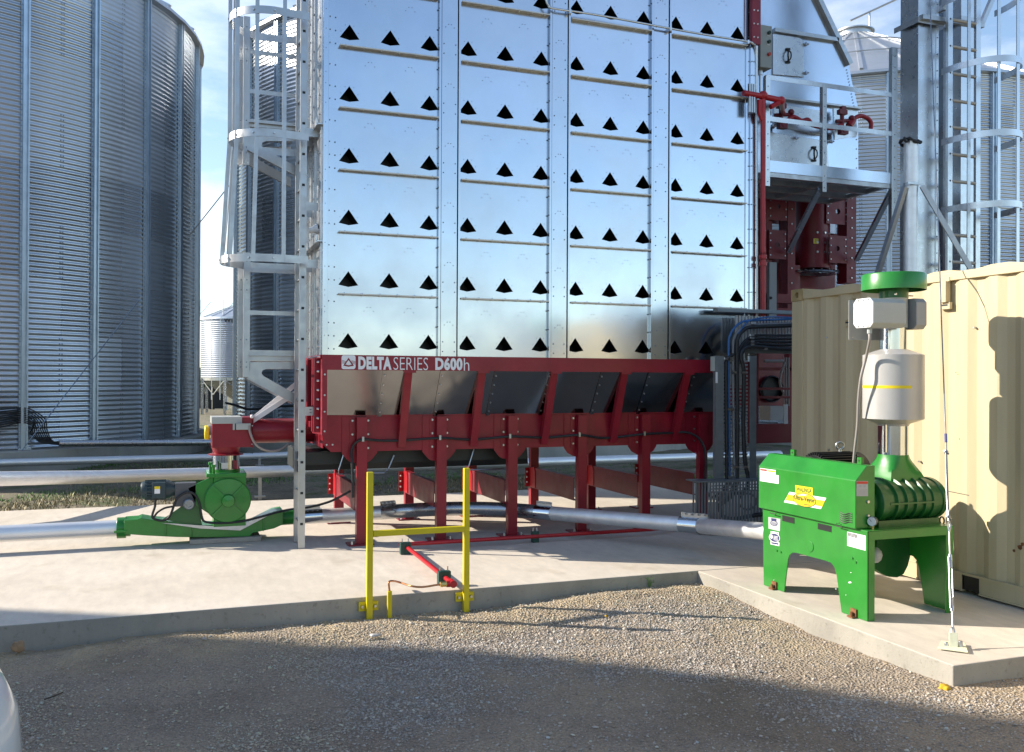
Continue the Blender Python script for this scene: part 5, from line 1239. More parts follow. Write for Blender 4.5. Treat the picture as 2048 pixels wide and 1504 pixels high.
mb.box(a.x, b.x, YK, YK+.012, z0-.02, z0+.0); mb.box(a.x, b.x, YK+.001, YK+.013, z1-.12, z1-.105); mb.box(a.x, b.x, YK+.001, YK+.013, z1-.012, z1)
for r_ in (z1-.045, z1-.078):
    mb.box(a.x, b.x, YK+.001, YK+.013, r_-.006, r_+.006)
x = a.x
while x < b.x: mb.box(x, x+.018, YK+.0015, YK+.0125, z1-.105, z1-.012); x += .038
mb.build('slat_panel', 'grey_tray', ft)
mb = MB(); a2 = kp(1399, 964); 
for k in range(6): x = a2.x + .022*k; mb.box(x, x+.012, YK+.12-.022*k, YK+.14-.022*k, z0, z1)
mb.box(a2.x-.02, a.x, YK+.0, YK+.25, z1-.002, z1+.01); mb.box(a.x, b.x, YK+.014, YK+.25, z1-.002, z1+.006); mb.build('end_panel', 'grey_tray', ft)
# ------------------------------------------------------------------ shipping container
CX, CY0, CY1, CW, CH = 5.85, 1.605, 7.665, 2.438, 2.60
ct = thing('shipping_container', 'cream painted steel shipping container at the right edge', 'container', (CX+CW/2, (CY0+CY1)/2, 0))
mb = MB(); ZB, ZT = .165, 2.50
def corr_profile(y0, y1, dep=.027):
    out = [(y1, 0)]; y = y1
    while y > y0+.30:
        for dy, o in ((.072, 0), (.068, dep), (.070, dep), (.068, 0)): y -= dy; out.append((y, o))
    out.append((y0, 0)); return out
pr_ = corr_profile(CY0+.16, CY1-.16)
for i in range(len(pr_)-1):
    (ya, oa), (yb, ob) = pr_[i], pr_[i+1]
    mb.add([(CX+.012+oa, ya, ZB), (CX+.012+ob, yb, ZB), (CX+.012+ob, yb, ZT), (CX+.012+oa, ya, ZT)], [(0, 1, 2, 3)])
mb.build('side_wall', 'cream_paint', ct, recalc=False)
mb = MB(); mb.box(CX+.02, CX+CW-.02, CY1-.06, CY1-.05, ZB, ZT); mb.box(CX+CW-.05, CX+CW-.02, CY0+.02, CY1-.061, ZB, ZT); mb.box(CX+.02, CX+CW-.051, CY0+.02, CY0+.05, ZB, ZT); mb.build('end_wall', 'cream_paint', ct)
mb = MB(); k = 0; ny = int((CY1-CY0-.3)/.02); vs = []; 
for j in range(ny+1):
    y = CY1-.15-(CY1-CY0-.3)*j/ny; z = 2.572 + .009*max(-1, min(1, 1.6*math.sin(2*PI*y/.56)))
    vs += [(CX+.004, y, z), (CX+CW-.01, y, z)]
mb.add(vs, [(2*j, 2*j+1, 2*j+3, 2*j+2) for j in range(ny)]); mb.add([(CX+.004, v[1], v[2]) if i % 2 == 0 else (CX+.004, v[1], 2.555) for i, v in enumerate(vs)], [(2*j, 2*j+1, 2*j+3, 2*j+2) for j in range(ny)])
mb.build('roof', 'cream_paint', ct, smooth=40)
mb = MB(); mb.box(CX, CX+.06, CY0+.14, CY1-.178, 2.495, 2.556); mb.build('top_rail', 'cream_paint', ct, bevel=.004)
mb = MB(); mb.box(CX, CX+.05, CY0+.16, CY1-.178, .148, .166)
ya, yb = onX(1922, 1160, CX).y, onX(1957, 1180, CX).y
for y0, y1 in ((CY0+.16, yb), (ya, CY1-.178)): mb.box(CX+.006, CX+.012, y0, y1, .03, .148); mb.box(CX, CX+.05, y0, y1, .018, .03)
mb.build('bottom_rail', 'cream_paint', ct)
mb = MB(); mb.box(CX+.02, CX+.5, yb, ya, .031, .147); mb.build('fork_pocket', 'black_void', ct)
for y in (CY1-.178, CY0):
    for z in (.015, CH-.118):
        mb = MB(); yy0, yy1 = y, y+.178; mb.holed((CX-.004, 0, 0), (0, -1, 0), (0, 0, 1), -yy1, -yy0, z, z+.118, (-(yy0+yy1)/2, z+.059), .030, -.03); mb.box(CX+.028, CX+.162, yy0, yy1, z, z+.118)
        cc_ = mb.build('corner_casting', 'cream_worn', ct)
    mb = MB(); mb.box(CX, CX+.16, y+.005, y+.173, .134, CH-.119); mb.build('corner_post', 'cream_paint', ct, bevel=.006)
for (x, y) in ((1891, 584), (1697, 622)):
    p = onX(x, y, CX); mb = MB(); mb.box(CX-.030, CX+.02, p.y-.03, p.y+.03, p.z-.085, p.z+.085); mb.box(CX-.008, CX+.02, p.y-.05, p.y+.05, p.z-.14, p.z-.085); mb.box(CX-.009, CX-.0081, p.y-.03, p.y+.03, p.z-.115, p.z-.10, 1); mb.box(CX-.006, CX+.02, p.y-.045, p.y+.045, p.z+.085, p.z+.12); mb.build('vent', ['cream_paint', 'print_black'], ct, bevel=.003)
for (x, y) in ((1655, 590), (1654, 675), (1948, 550), (1948, 655), (1838, 923), (1657, 900)):
    mb = MB(); p = onX(x, y, CX+.016); mb.cyl(p-V(.006, 0, 0), p+V(.02, 0, 0), .008, 8); mb.build('wall_fixing', 'zinc_bolt', ct)
mb = MB()
for (x, y, s_) in ((2040, 1094, .05), (2045, 1088, .035), (2028, 1101, .03), (1912, 745, .012), (1919, 878, .012), (1916, 749, .010)):
    p = onX(x, y, CX+.0105); mb.add([p+V(-.001, dy*s_, dz*s_) for dy, dz in ((-.4, -.2), (-.1, -.45), (.3, -.3), (.45, .1), (.1, .3), (-.35, .35))], [tuple(range(6))])
mb.build('rust_chip', 'rust', ct)

# ------------------------------------------------------------------ green blower package
BX0, BX1_, BY0, BY1, BZ = 4.53, 5.31, 5.09, 6.20, .632
bw = thing('blower_package', 'bright green air blower set on a four legged stand with tall silencer stack', 'blower', (4.92, 5.65, 0))
sx = lambda x, y, X=BX0: onX(x, y, X)
def side_panel(X, th):
    loc = [(BY1+.10, .625), (BY0, BZ), (BY0, .0), (sx(1682.7, 1221).y, .0), (sx(1672.7, 1149).y, sx(1672.7, 1149).z), (sx(1668, 1134).y, sx(1668, 1134).z), (sx(1662, 1126).y, sx(1662, 1126).z), (sx(1652, 1122).y, sx(1652, 1122).z), (sx(1593, 1106).y, sx(1593, 1106).z), (sx(1585, 1105.5).y, sx(1585, 1105.5).z), (sx(1579, 1110).y, sx(1579, 1110).z), (sx(1576, 1118).y, sx(1576, 1118).z), (sx(1568, 1181).y, .0), (sx(1527, 1171).y, .0)]
    return [V(X, y, max(.001, z)) for y, z in loc]
mb = MB(); mb.prism(side_panel(BX0, .01), (.010, 0, 0)); mb.build('side_frame', 'green_paint', bw, bevel=.003)
mb = MB(); mb.prism(side_panel(BX1_-.01, .01), (.010, 0, 0)); sfr = mb.build('side_frame', 'green_paint', bw, bevel=.003)
for Y, nm in ((BY0, 1), (BY1+.04, 0)):
    s_ = 1 if nm else -1
    mb = MB(); y0, y1 = sorted((Y-.002*s_, Y+.008*s_))
    mb.box(BX0+.0105, BX1_-.0105, y0, y1, BZ-.065, BZ-.006); mb.box(BX0+.0105, BX0+.062, y0, y1, .001, BZ-.066); mb.box(BX1_-.070, BX1_-.0105, y0, y1, .001, BZ-.066)
    mb.build('end_frame', 'green_paint', bw)
mb = MB(); mb.box(BX0+.011, BX1_-.011, BY0+.009, BY1+.03, BZ-.02, BZ-.006); mb.box(BX0+.002, BX1_-.002, BY0+.0, BY1+.04, BZ-.0055, BZ); mb.build('deck', 'green_paint', bw, bevel=.002)
for (x, y) in ((1550, 1172), (1709, 1227)):
    p = sx(x, y); mb = MB(); mb.box(p.x-.045, p.x-.006, p.y-.028, p.y+.028, .002, .010); mb.box(p.x-.012, p.x-.004, p.y-.028, p.y+.028, .010, .062); mb.bolt((p.x-.03, p.y, .010), (0, 0, 1), .014, .03); mb.build('foot_bracket', 'rust', bw)
for (x0, y0, x1, y1) in ((1565, 1033, 1589, 1044), (1636, 1050, 1663, 1060)):
    a, b = sx(x0, y0), sx(x1, y1); za = (a.z+b.z)/2; mb = MB(); mb.box(BX0-.0025, BX0+.004, b.y, a.y, za-.024, za+.022); mb.build('cable_slot', 'black_void', bw)
mb = MB(); p = sx(1620, 1093); mb.lathe((BX0-.001, p.y, p.z), (-1, 0, 0), [(.042, -.002), (.042, .003), (.038, .004), (0, .004)], 28); mb.build('hole_plug', 'green_paint', bw)
mb = MB()
for (x, y) in ((1554, 1101), (1562, 1104), (1712, 1124), (1705, 1116)): mb.bolt(sx(x, y), (-1, 0, 0), .010, .008, 0, 8)
mb.build('bolt', 'green_paint', bw)
mb = MB()
for (x, y, s_) in ((1700, 1165, .020), (1672, 1178, .008), (1702, 1145, .008), (1548, 1160, .007), (1692, 1190, .006)):
    p = sx(x, y); mb.add([p+V(-.0012, dy*s_, dz*s_) for dy, dz in ((-.9, .1), (-.4, .45), (.5, .2), (1., -.3), (.1, -.3))], [tuple(range(5))])
mb.build('paint_chip', 'white_decal', bw, recalc=False)
# belt guard: folded cover with chamfered top
GX, GY0, GY1 = 4.497, 5.172, 6.31
prof = [(GX, .634), (GX, .976), (4.596, 1.080), (4.668, 1.080), (4.668, .634)]
mb = MB(); mb.prism([V(x, GY0, z) for x, z in prof], (0, GY1-GY0, 0)); gd = mb.build('belt_guard', 'green_paint', bw, bevel=.005)
mb = MB(); zc = .6335
for (x, y) in ((1546, 1027), (1678, 1053)):
    p = onX(x, y, GX)
    for k in (-1, 0, 1): mb.bolt((GX, p.y+k*.022, p.z+.018+(.006 if k == 0 else 0)), (-1, 0, 0), .0042, .004, 0, 6)
    mb.tube([(GX-.002, p.y-.04, p.z), (GX-.002, p.y+.04, p.z)], .004, 6)
mb.build('hinge', 'print_black', gd)
mb = MB()
for k in range(5):
    pts = []
    for q in range(9): x = 1680.5+24*q/8; y = 1025.5+k*4.3+1.2*q/8*3 + 2.0*math.sin(q/8*2*PI-.6); pts.append(onX(x, y, GX)+V(-.0012, 0, 0))
    mb.tube(pts, .0042, 6)
mb.build('louvre', 'print_black', gd)
for (x, y) in ((1587, 907), (1721, 921)):
    p = onX(x, y, 4.64); mb = MB(); mb.box(p.x-.012, p.x+.012, p.y-.022, p.y+.022, 1.0805, 1.128); mb.cyl((p.x-.0125, p.y, 1.105), (p.x-.0135, p.y, 1.105), .008, 10, 1); mb.build('latch', ['green_paint', 'print_black'], gd)
# decal: emblem with words
G = lambda x, y, l=.0018: onX(x, y, GX)+V(-l, 0, 0)
s65 = lambda x, y, l=.0018: G(1520+x/6.5375, 890+y/6.5375, l)
mb = MB()
quad = lambda pts, m, l: mb.add([s65(x, y, l) for x, y in pts], [tuple(range(len(pts)))], m)
quad([(388, 612), (868, 692), (797, 838), (313, 748)], 0, .0015)
quad([(368, 645), (850, 730), (818, 806), (335, 722)], 1, .0022)
quad([(466, 524), (695, 560), (692, 668), (468, 632)], 2, .0026)
ell = lambda rx, ry, n=28: [(585+rx*math.cos(t), 718+ry*math.sin(t)+rx*math.cos(t)*.16) for t in np.linspace(0, 2*PI, n, endpoint=False)]
quad(ell(153, 92), 3, .0030); quad(ell(145, 85), 1, .0036)
quad([(490, 660), (560, 640), (620, 650), (600, 662), (540, 658)], 0, .0042)
def gtext(body, x0, y0, x1, y1, h, m, bold, l):
    put_text(mb, body, s65(x0, y0, 0), s65(x1, y1, 0), s65(x0, y0-h, 0), m, bold, (-1, 0, 0), l)
gtext('WALINGA', 484, 604, 680, 632, 58, 4, .03, .0034)
gtext('Ultra-Veyor', 452, 726, 722, 778, 78, 4, .035, .0048)
quad([(575, 768), (660, 782), (660, 792), (575, 778)], 4, .0046)
mb.build('emblem', ['white_decal', 'gold', 'yellow_bright', 'print_black', 'print_green'], gd, recalc=False)
def sticker(nm, parent, items):
    mb = MB(); ms = []
    for k, (pts, mn) in enumerate(items):
        if mn not in ms: ms.append(mn)
        mb.add(pts, [tuple(range(len(pts)))], ms.index(mn))
    return mb.build(nm, ms, parent, recalc=False)
def gq(pts, l): return [s65(x, y, l) for x, y in pts]
it = [(gq([(2, 300), (207, 328), (205, 390), (247, 398), (245, 508), (2, 470)], .0015), 'white_decal'), (gq([(6, 310), (92, 320), (92, 345), (6, 332)], .0022), 'sticker_red'), (gq([(108, 327), (203, 338), (202, 360), (108, 348)], .0022), 'yellow_bright')]
for k in range(6): it.append((gq([(12, 396+k*11), (90, 407+k*11), (90, 410+k*11), (12, 399+k*11)], .002), 'print_grey')); it.append((gq([(112, 400+k*11), (195, 412+k*11), (195, 415+k*11), (112, 403+k*11)], .002), 'print_grey'))
it += [(gq([(20, 352), (40, 354), (40, 368), (20, 366)], .002), 'print_grey'), (gq([(62, 356), (80, 358), (80, 372), (62, 370)], .002), 'print_grey'), (gq([(212, 450), (232, 453), (232, 459), (212, 456)], .002), 'print_black')]
sticker('safety_sticker', gd, it)
g5 = lambda x, y, l: onY(1520+x/6.5375, 890+y/6.5375, GY0)+V(0, -l, 0)
q5 = lambda x0, y0, x1, y1, l: [g5(x0, y0, l), g5(x1, y0, l), g5(x1, y1, l), g5(x0, y1, l)]
it = [(q5(1259, 470, 1411, 668, .0015), 'sticker_grey'), (q5(1263, 476, 1408, 508, .0022), 'sticker_red'), (q5(1290, 522, 1325, 552, .0022), 'print_grey'), (q5(1350, 522, 1380, 552, .0022), 'print_grey')]
for k in range(7): it.append((q5(1275, 580+k*11, 1398, 584+k*11, .002), 'print_grey'))
sticker('safety_sticker', gd, it)
mb = MB()
for (x, y, r_) in ((1408, 742, .013), (1410, 925, .012)): p = g5(x, y, .0); mb.bolt(p, (0, -1, 0), r_, .010, 0, 10)
mb.build('cap_screw', 'zinc_bolt', gd)
t4 = lambda x, y, l: onX(1520+x/6.5375, 890+y/6.5375, BX0)+V(-l, 0, 0)
tq = lambda pts, l: [t4(x, y, l) for x, y in pts]
def ellq(cx, cy, rx, ry, l, sl_=.12): return [t4(cx+rx*math.cos(t), cy+ry*math.sin(t)+rx*math.cos(t)*sl_, l) for t in np.linspace(0, 2*PI, 20, endpoint=False)]
sf = [o for o in bw.children if o.name.startswith('side_frame')][0]
it = [(tq([(110, 940), (268, 966), (262, 1130), (112, 1092)], .0015), 'sticker_grey'), (tq([(150, 955), (218, 966), (216, 1000), (150, 988)], .0022), 'navy'), (ellq(185, 1022, 48, 34, .0024), 'navy'), (ellq(185, 1022, 40, 26, .0028), 'sticker_grey')] + [(tq([(152, 1006+k*11), (220, 1018+k*11), (220, 1023+k*11), (152, 1011+k*11)], .0032), 'navy') for k in range(4)]
sticker('maker_plate', sf, it)
it = [(tq([(142, 1125), (246, 1142), (246, 1190), (142, 1165)], .0015), 'white_decal'), (tq([(150, 1140), (238, 1154), (238, 1172), (150, 1156)], .0022), 'navy'), (ellq(192, 1212, 72, 62, .0024), 'white_decal'), (ellq(194, 1213, 64, 54, .0028), 'navy'), (ellq(156, 1200, 17, 24, .0034), 'white_decal'), (tq([(140, 1258), (256, 1276), (254, 1322), (140, 1298)], .0018), 'white_decal'), (tq([(150, 1268), (245, 1284), (245, 1306), (150, 1288)], .0024), 'navy')] + [(tq([(182, 1186+k*16), (240, 1196+k*16), (240, 1202+k*16), (182, 1192+k*16)], .0036), 'white_decal') for k in range(4)]
sticker('dealer_sticker', sf, it)
it = [(tq([(1142, 1132), (1384, 1186), (1382, 1382), (1142, 1316)], .0015), 'white_decal'), (tq([(1150, 1144), (1268, 1172), (1268, 1216), (1152, 1186)], .0022), 'print_black')] + [(tq([(1158, 1156+k*16), (1258, 1180+k*16), (1258, 1185+k*16), (1158, 1161+k*16)], .0028), 'white_decal') for k in range(2)] + [(tq([(1160, 1216+k*10), (1240, 1236+k*10), (1240, 1239+k*10), (1160, 1219+k*10)], .002), 'sticker_grey') for k in range(2)] + [(tq([(1190, 1268+k*9), (1226, 1277+k*9), (1226, 1281+k*9), (1190, 1272+k*9)], .002), 'sticker_grey') for k in range(5)]
sticker('notice_sticker', sf, it)
# lower belt chute seen under the deck, inside pipe elbow
mb = MB(); Yc_ = 5.50; mb.prism([onY(x, y, Yc_) for x, y in [(1757, 1064), (1830, 1064), (1823, 1105), (1816, 1132), (1808, 1148), (1795, 1155), (1780, 1154), (1765, 1148), (1750, 1138)]], (0, .06, 0)); mb.build('chute', 'green_dark', bw, bevel=.004)
mb = MB(); mb.tube(curve_pts([V(4.70, 6.05, .35), V(4.9, 5.9, .36), V(4.98, 5.7, .45), V(4.98, 5.6, .61)], 5), .075, 20); mb.build('outlet_elbow', 'sleeve', bw, smooth=50)
mb = MB(); p = onY(1748, 1110, 5.3); mb.sphere(p, .06, 12); mb.cyl(p, p+V(0, .2, .02), .05, 14); mb.build('check_valve', 'grey_box', bw, smooth=40)
# blower body: ribbed lobed casing on the deck
bc = V(4.70, 5.36, .80)
mb = MB(); R0 = .158
pr2 = [(0, -.02), (.13, -.02), (.13, .02), (.165, .03), (.172, .035), (.172, .085), (.158, .095)]
for h0 in (.16, .245, .33, .415): pr2 += [(R0-.004, h0), (.170, h0+.006), (.170, h0+.016), (R0-.004, h0+.024)]
pr2 += [(.158, .49), (.170, .495), (.170, .53), (.150, .55), (.150, .60), (.158, .605), (.158, .64), (0, .645)]
mb.lathe(bc, (1, 0, 0), pr2, 40, sy=1.22)
mb.box(4.72, 5.28, 5.36-.17, 5.36+.19, BZ, BZ+.045)
for t in (0.0,): mb.box(bc.x+.09, bc.x+.50, bc.y-.210, bc.y-.18, bc.z-.006, bc.z+.006)
body = mb.build('blower_casing', 'green_dark', bw, smooth=28)
for dz, (x, y) in ((0, (1881, 985)), (1, (1884, 1041))):
    p = onX(x, y, 5.34); mb = MB(); mb.tube([p+V(.0, .021*math.cos(t), .027*math.sin(t)) for t in np.linspace(0, 2*PI, 17)], .006, 6, 0, False); mb.build('lifting_eye', 'print_black', bw, smooth=50)
mb = MB(); p = onX(1748, 1042, 4.60); p.y = 5.14; p.z = onY(1744, 1043, 5.14).z; p.x = onY(1744, 1043, 5.14).x
mb.cyl(p, p+V(.03, .018, 0), .033, 20, 1); n_ = V(-.86, -.51, 0); mb.cyl(p+n_*.004, p+n_*.010, .030, 20, 0); mb.cyl(p+V(.015, .01, -.03), V(p.x+.015, p.y+.01, BZ), .009, 8, 2); mb.bar(p+n_*.0115, p+n_*.0115+V(-.008, .012, .018), .003, .002, 3)
mb.build('pressure_gauge', ['gauge_face', 'zinc_bolt', 'brass', 'print_black'], bw, smooth=40)
# black finned motor behind the guard
mc = V(4.70, 5.93, .935)
mb = MB(); mb.lathe(mc, (1, 0, 0), [(0, 0), (.150, 0), (.150, .05), (.155, .05), (.155, .40), (.172, .41), (.172, .47), (.12, .50), (0, .50)], 36)
for k in range(40): t = 2*PI*k/40; d = V(0, math.cos(t), math.sin(t)); mb.bar(mc+V(.05, 0, 0)+d*.165, mc+V(.40, 0, 0)+d*.165, .006, .028, 0, d.cross(V(1, 0, 0)))
mb.build('motor', 'black_motor', bw, smooth=30)
mb = MB(); p = V(onY(1680, 900, 5.93).x, 5.93, mc.z+.178); mb.cyl(p-V(0, 0, .01), p+V(0, 0, .02), .014, 10); mb.tube([p+V(.028*math.cos(t), -.012*math.cos(t), .048+.028*math.sin(t)) for t in np.linspace(0, 2*PI, 21)], .0085, 8, 0, False); mb.build('eye_bolt', 'aluminium', bw, smooth=50)
# transition, pipes, silencer, valves, rain hood
sc = V(5.09, 5.45, 0); fwd = RM[2][0]*sc.x + RM[2][1]*sc.y
zz = lambda y: CAMZ + (762.3-y)*fwd/FPX
mb = MB(); n = 32; rows = 7; vs = []
for i in range(rows):
    f_ = i/(rows-1); e = f_*f_*(3-2*f_)
    for j in range(n):
        t = 2*PI*j/n+PI/4; c_, s_ = math.cos(t), math.sin(t); k = 1/max(abs(c_), abs(s_)); rx, ry = .165*k*(1-e) + .108*e, .155*k*(1-e) + .108*e
        vs.append((sc.x+c_*rx*1.0, sc.y+s_*ry, zz(962)+(zz(905)-zz(962))*f_))
mb.add(vs, [(i*n+j, i*n+(j+1) % n, (i+1)*n+(j+1) % n, (i+1)*n+j) for i in range(rows-1) for j in range(n)])
mb.build('inlet_transition', 'green_paint', bw, smooth=50)
mb = MB(); mb.box(sc.x-.19, sc.x+.19, sc.y-.18, sc.y+.18, zz(968), zz(961)); 
for k in range(4):
    for dy in (-.165, .165): mb.bolt((sc.x-.14+k*.09, sc.y+dy, zz(961)), (0, 0, 1), .012, .012, 1)
mb.build('flange', ['green_dark', 'green_paint'], bw)
def stack(nm, prof, mt_, sm=40, n=40): mb = MB(); mb.lathe((sc.x, sc.y, 0), (0, 0, 1), prof, n); return mb.build(nm, mt_, bw, smooth=sm)
stack('stack_pipe', [(.110, zz(908)), (.110, zz(845))], 'sleeve'); 
mb = MB(); mb.box(sc.x-.118, sc.x-.105, sc.y-.05, sc.y-.03, zz(903), zz(848)); mb.build('pipe_seam', 'sleeve', bw)
sil = stack('silencer', [(.112, zz(851)), (.116, zz(847)), (.219, zz(837)), (.219, zz(710)), (.105, zz(699)), (.09, zz(699))], 'silencer', 15, 56)
mb = MB(); mb.lathe((sc.x, sc.y, 0), (0, 0, 1), [(.2198, zz(776.5)), (.2198, zz(770.5))], 40, 0, False, 1., rad(148), rad(262)); mb.build('tape', 'yellow_bright', sil)
stack('stack_pipe', [(.098, zz(702)), (.098, zz(655)), (.090, zz(655))], 'sleeve')
mb = MB()
for y in (663, 675, 688): p = onY(1761, y, sc.y-.03); mb.bolt((sc.x-.094, sc.y-.03, p.z), (-1, -.4, 0), .008, .012)
mb.build('clamp_bolt', 'zinc_bolt', bw)
stack('valve_pipe', [(.0, zz(656)), (.101, zz(656)), (.101, zz(594)), (0, zz(594))], 'grey_box')
mb = MB(); y_ = sc.y-.104
a, b = onY(1787, 602, y_), onY(1798, 624, y_)
mb.prism([V(a.x, y_-.002, b.z), V(b.x, y_+.012, b.z), V(b.x, y_+.012, a.z), V(a.x, y_-.002, a.z)], (0, -.002, 0)); put_text(mb, 'FLOW', V(a.x+.022, y_-.0045, a.z-.006)+V(.0, .003, 0), V(a.x+.022, y_-.0045, b.z+.006)+V(0, .003, 0), V(b.x-.004, y_+.004, a.z-.006), 1, .01, (0, -1, 0), .003)
mb.build('flow_label', ['white_decal', 'print_black'], bw, recalc=False)
# octagonal junction boxes either side of the valve pipe
def octbox(x0, x1, yc_, zc_, hy, hz_, ch, nm, mt_):
    o = [(-hy, -hz_+ch), (-hy+ch, -hz_), (hy-ch, -hz_), (hy, -hz_+ch), (hy, hz_-ch), (hy-ch, hz_), (-hy+ch, hz_), (-hy, hz_-ch)]
    mb = MB(); mb.prism([(x0, yc_+a, zc_+b) for a, b in o], (x1-x0, 0, 0)); return mb.build(nm, mt_, bw, bevel=.004)
zb = (zz(604)+zz(658))/2; XF = 4.715
yc1 = (onX(1710, 630, XF).y + onX(1748, 630, XF).y)/2; hy = abs(onX(1710, 630, XF).y - onX(1748, 630, XF).y)/2
jb = octbox(XF, sc.x-.08, yc1, zb, hy, .105, .03, 'junction_box', 'grey_box')
mb = MB(); o = [(-hy, -.105+.03), (-hy+.03, -.105), (hy-.03, -.105), (hy, -.105+.03), (hy, .105-.03), (hy-.03, .105), (-hy+.03, .105), (-hy, .105-.03)]
mb.prism([(XF-.012, yc1+a*1.02, zb+b*1.02) for a, b in o], (.010, 0, 0))
for a in (-.05, 0, .05):
    for s_ in (-1, 1): mb.bolt((XF-.012, yc1+a, zb+s_*.095), (-1, 0, 0), .008, .006, 1)
mb.add([(XF-.0135, yc1+a*hy, zb+b*.105) for a, b in ((.95, -.25), (.55, -.25), (.55, .25), (.95, .25))], [(0, 1, 2, 3)], 2); mb.add([(XF-.0135, yc1+a*hy, zb+b*.105) for a, b in ((-.35, -.25), (-.95, -.25), (-.95, .3), (-.35, .3))], [(0, 1, 2, 3)], 2)
mb.build('cover_plate', ['grey_light', 'grey_box', 'white_decal'], jb)
octbox(sc.x+.085, sc.x+.185, sc.y-.02, zb+.01, .12, .115, .03, 'junction_box', 'grey_paint')
mb = MB(); y_ = sc.y+.14; a, b = onY(1698, 600, y_), onY(1768, 681, y_); mb.box(a.x, b.x, y_, y_+.004, b.z, a.z)
for fx, fz in ((.1, .06), (.1, .94), (.92, .94)): mb.bolt((a.x+(b.x-a.x)*fx, y_, b.z+(a.z-b.z)*(1-fz)), (0, -1, 0), .006, .004, 1)
mb.build('mounting_plate', ['grey_paint', 'zinc_bolt'], bw)
p0 = V(XF+.03, yc1-.02, zb-.105)
mb = MB(); mb.cyl(p0, p0-V(0, 0, .045), .018, 10); mb.build('cable_gland', 'grey_box', jb)
mb = MB(); mb.tube(curve_pts([p0-V(0, 0, .04), p0-V(.0, 0, .10), onY(1732, 715, 5.42), onY(1722, 755, 5.45), onY(1717, 800, 5.5), onY(1715, 850, 5.55), onY(1709, 905, 5.62), onY(1706, 940, 5.66)], 6), .011, 9); mb.build('conduit', 'hose_grey', bw, smooth=60)
stack('hood_collar', [(.105, zz(597)), (.105, zz(573)), (.098, zz(573))], 'green_dark')
mb = MB(); p = onY(1791, 588, sc.y-.105); mb.bolt((p.x, sc.y-.104, p.z), (0, -1, 0), .010, .010, 0, 8); p = V(sc.x+.10, sc.y-.03, p.z); mb.cyl(p, p+V(.06, 0, 0), .005, 6); mb.build('set_screw', 'zinc_bolt', bw)
hd = stack('rain_hood', [(.228, zz(581)), (.232, zz(581)), (.232, zz(552)), (.225, zz(549)), (0, zz(547)), (0, zz(549.5)), (.228, zz(552.5)), (.228, zz(581))], 'green_paint', 35, 56)
mb = MB()
for k in range(4): t = PI/4*k+.3; mb.bar(V(sc.x+.225*math.cos(t), sc.y+.225*math.sin(t), zz(573)), V(sc.x-.225*math.cos(t), sc.y-.225*math.sin(t), zz(573)), .02, .008)
mb.build('hood_bracket', 'green_dark', hd)

# ------------------------------------------------------------------ guy wire with turnbuckle
an = onZ(1907, 1299, .0)
gw = thing('guy_wire', 'steel guy wire with turnbuckle anchored by a small plate to the pad corner', 'guy wire', an)
top = V(7.97, 8.09, 8.0); dd = (top-an).normalized()
mb = MB(); a, b, c_, d_ = onZ(1882, 1284, .006), onZ(1876, 1298, .006), onZ(1936, 1306, .006), onZ(1930, 1288, .006)
mb.prism([a, b, c_, d_], (0, 0, .010)); p = an+V(.0, .0, .01); mb.bar(p+V(0, 0, 0), p+V(.03, .03, .085), .05, .010, 0, (.88, -.47, 0))
mb.bolt(onZ(1921, 1293, .016), (0, 0, 1), .017, .035, 1, 8); mb.bolt(onZ(1893, 1291, .016), (0, 0, 1), .015, .02, 1, 8); mb.build('anchor_plate', ['anchor_paint', 'zinc_bolt'], gw, bevel=.002)
L = lambda y: (lambda s_: an+dd*s_)(next(s for s in np.linspace(0, 9, 4000) if (lambda q: 752+FPX*q[1]/q[2])(RM @ (np.array(an+dd*s)-CAM)) < y))
mb = MB(); s0, s1 = L(1272), L(1258); mb.tube(curve_pts([s0+V(-.012, 0, 0), L(1262)+V(-.014, 0, 0), s1+V(0, 0, .01), L(1262)+V(.014, 0, 0), s0+V(.012, 0, 0)], 5), .006, 7); mb.cyl(s0+V(-.025, 0, 0), s0+V(.025, 0, 0), .007, 8); mb.build('shackle', 'zinc_bolt', gw, smooth=50)
mb = MB(); mb.cyl(L(1258), L(1215), .006, 8); mb.cyl(L(1222), L(1212), .013, 8); mb.cyl(L(1122), L(1110), .013, 8); mb.cyl(L(1135), L(1062), .006, 8)
pe = dd.cross(V(0, 1, .2)).normalized()*.016
for s_ in (-1, 1): mb.cyl(L(1218)+pe*s_, L(1115)+pe*s_, .0045, 7)
mb.cyl(L(1215), L(1195), .008, 8); mb.cyl(L(1136), L(1122), .008, 8); mb.tube(curve_pts([L(1064), L(1052)+pe*.8, L(1042), L(1052)-pe*.8, L(1064)], 5), .006, 7); mb.build('turnbuckle', 'galv_dull', gw, smooth=50)
mb = MB(); mb.cyl(L(1045), L(905), .0055, 8); mb.tube(curve_pts([L(1045)+pe*.2, L(1000)+pe*.75, L(940)+pe*.6, L(900)+pe*.3], 5), .005, 7); mb.cyl(L(905), top+dd*1.0, .0048, 8)
for y in (905, 1035): mb.cyl(L(y)-pe*1.6, L(y)+pe*1.6, .007, 8); mb.cyl(L(y+3), L(y-3), .013, 8)
mb.build('cable', 'galv_dark', gw, smooth=50)
mb = MB(); mb.cyl(L(885), L(868), .0085, 8); mb.build('tape', 'blue_tape', gw)
mb = MB(); q = L(960); mb.cyl(L(982)+V(0, .02, 0), L(982)+V(.17, -.02, -.035), .003, 5); mb.build('loose_end', 'galv_dark', gw)

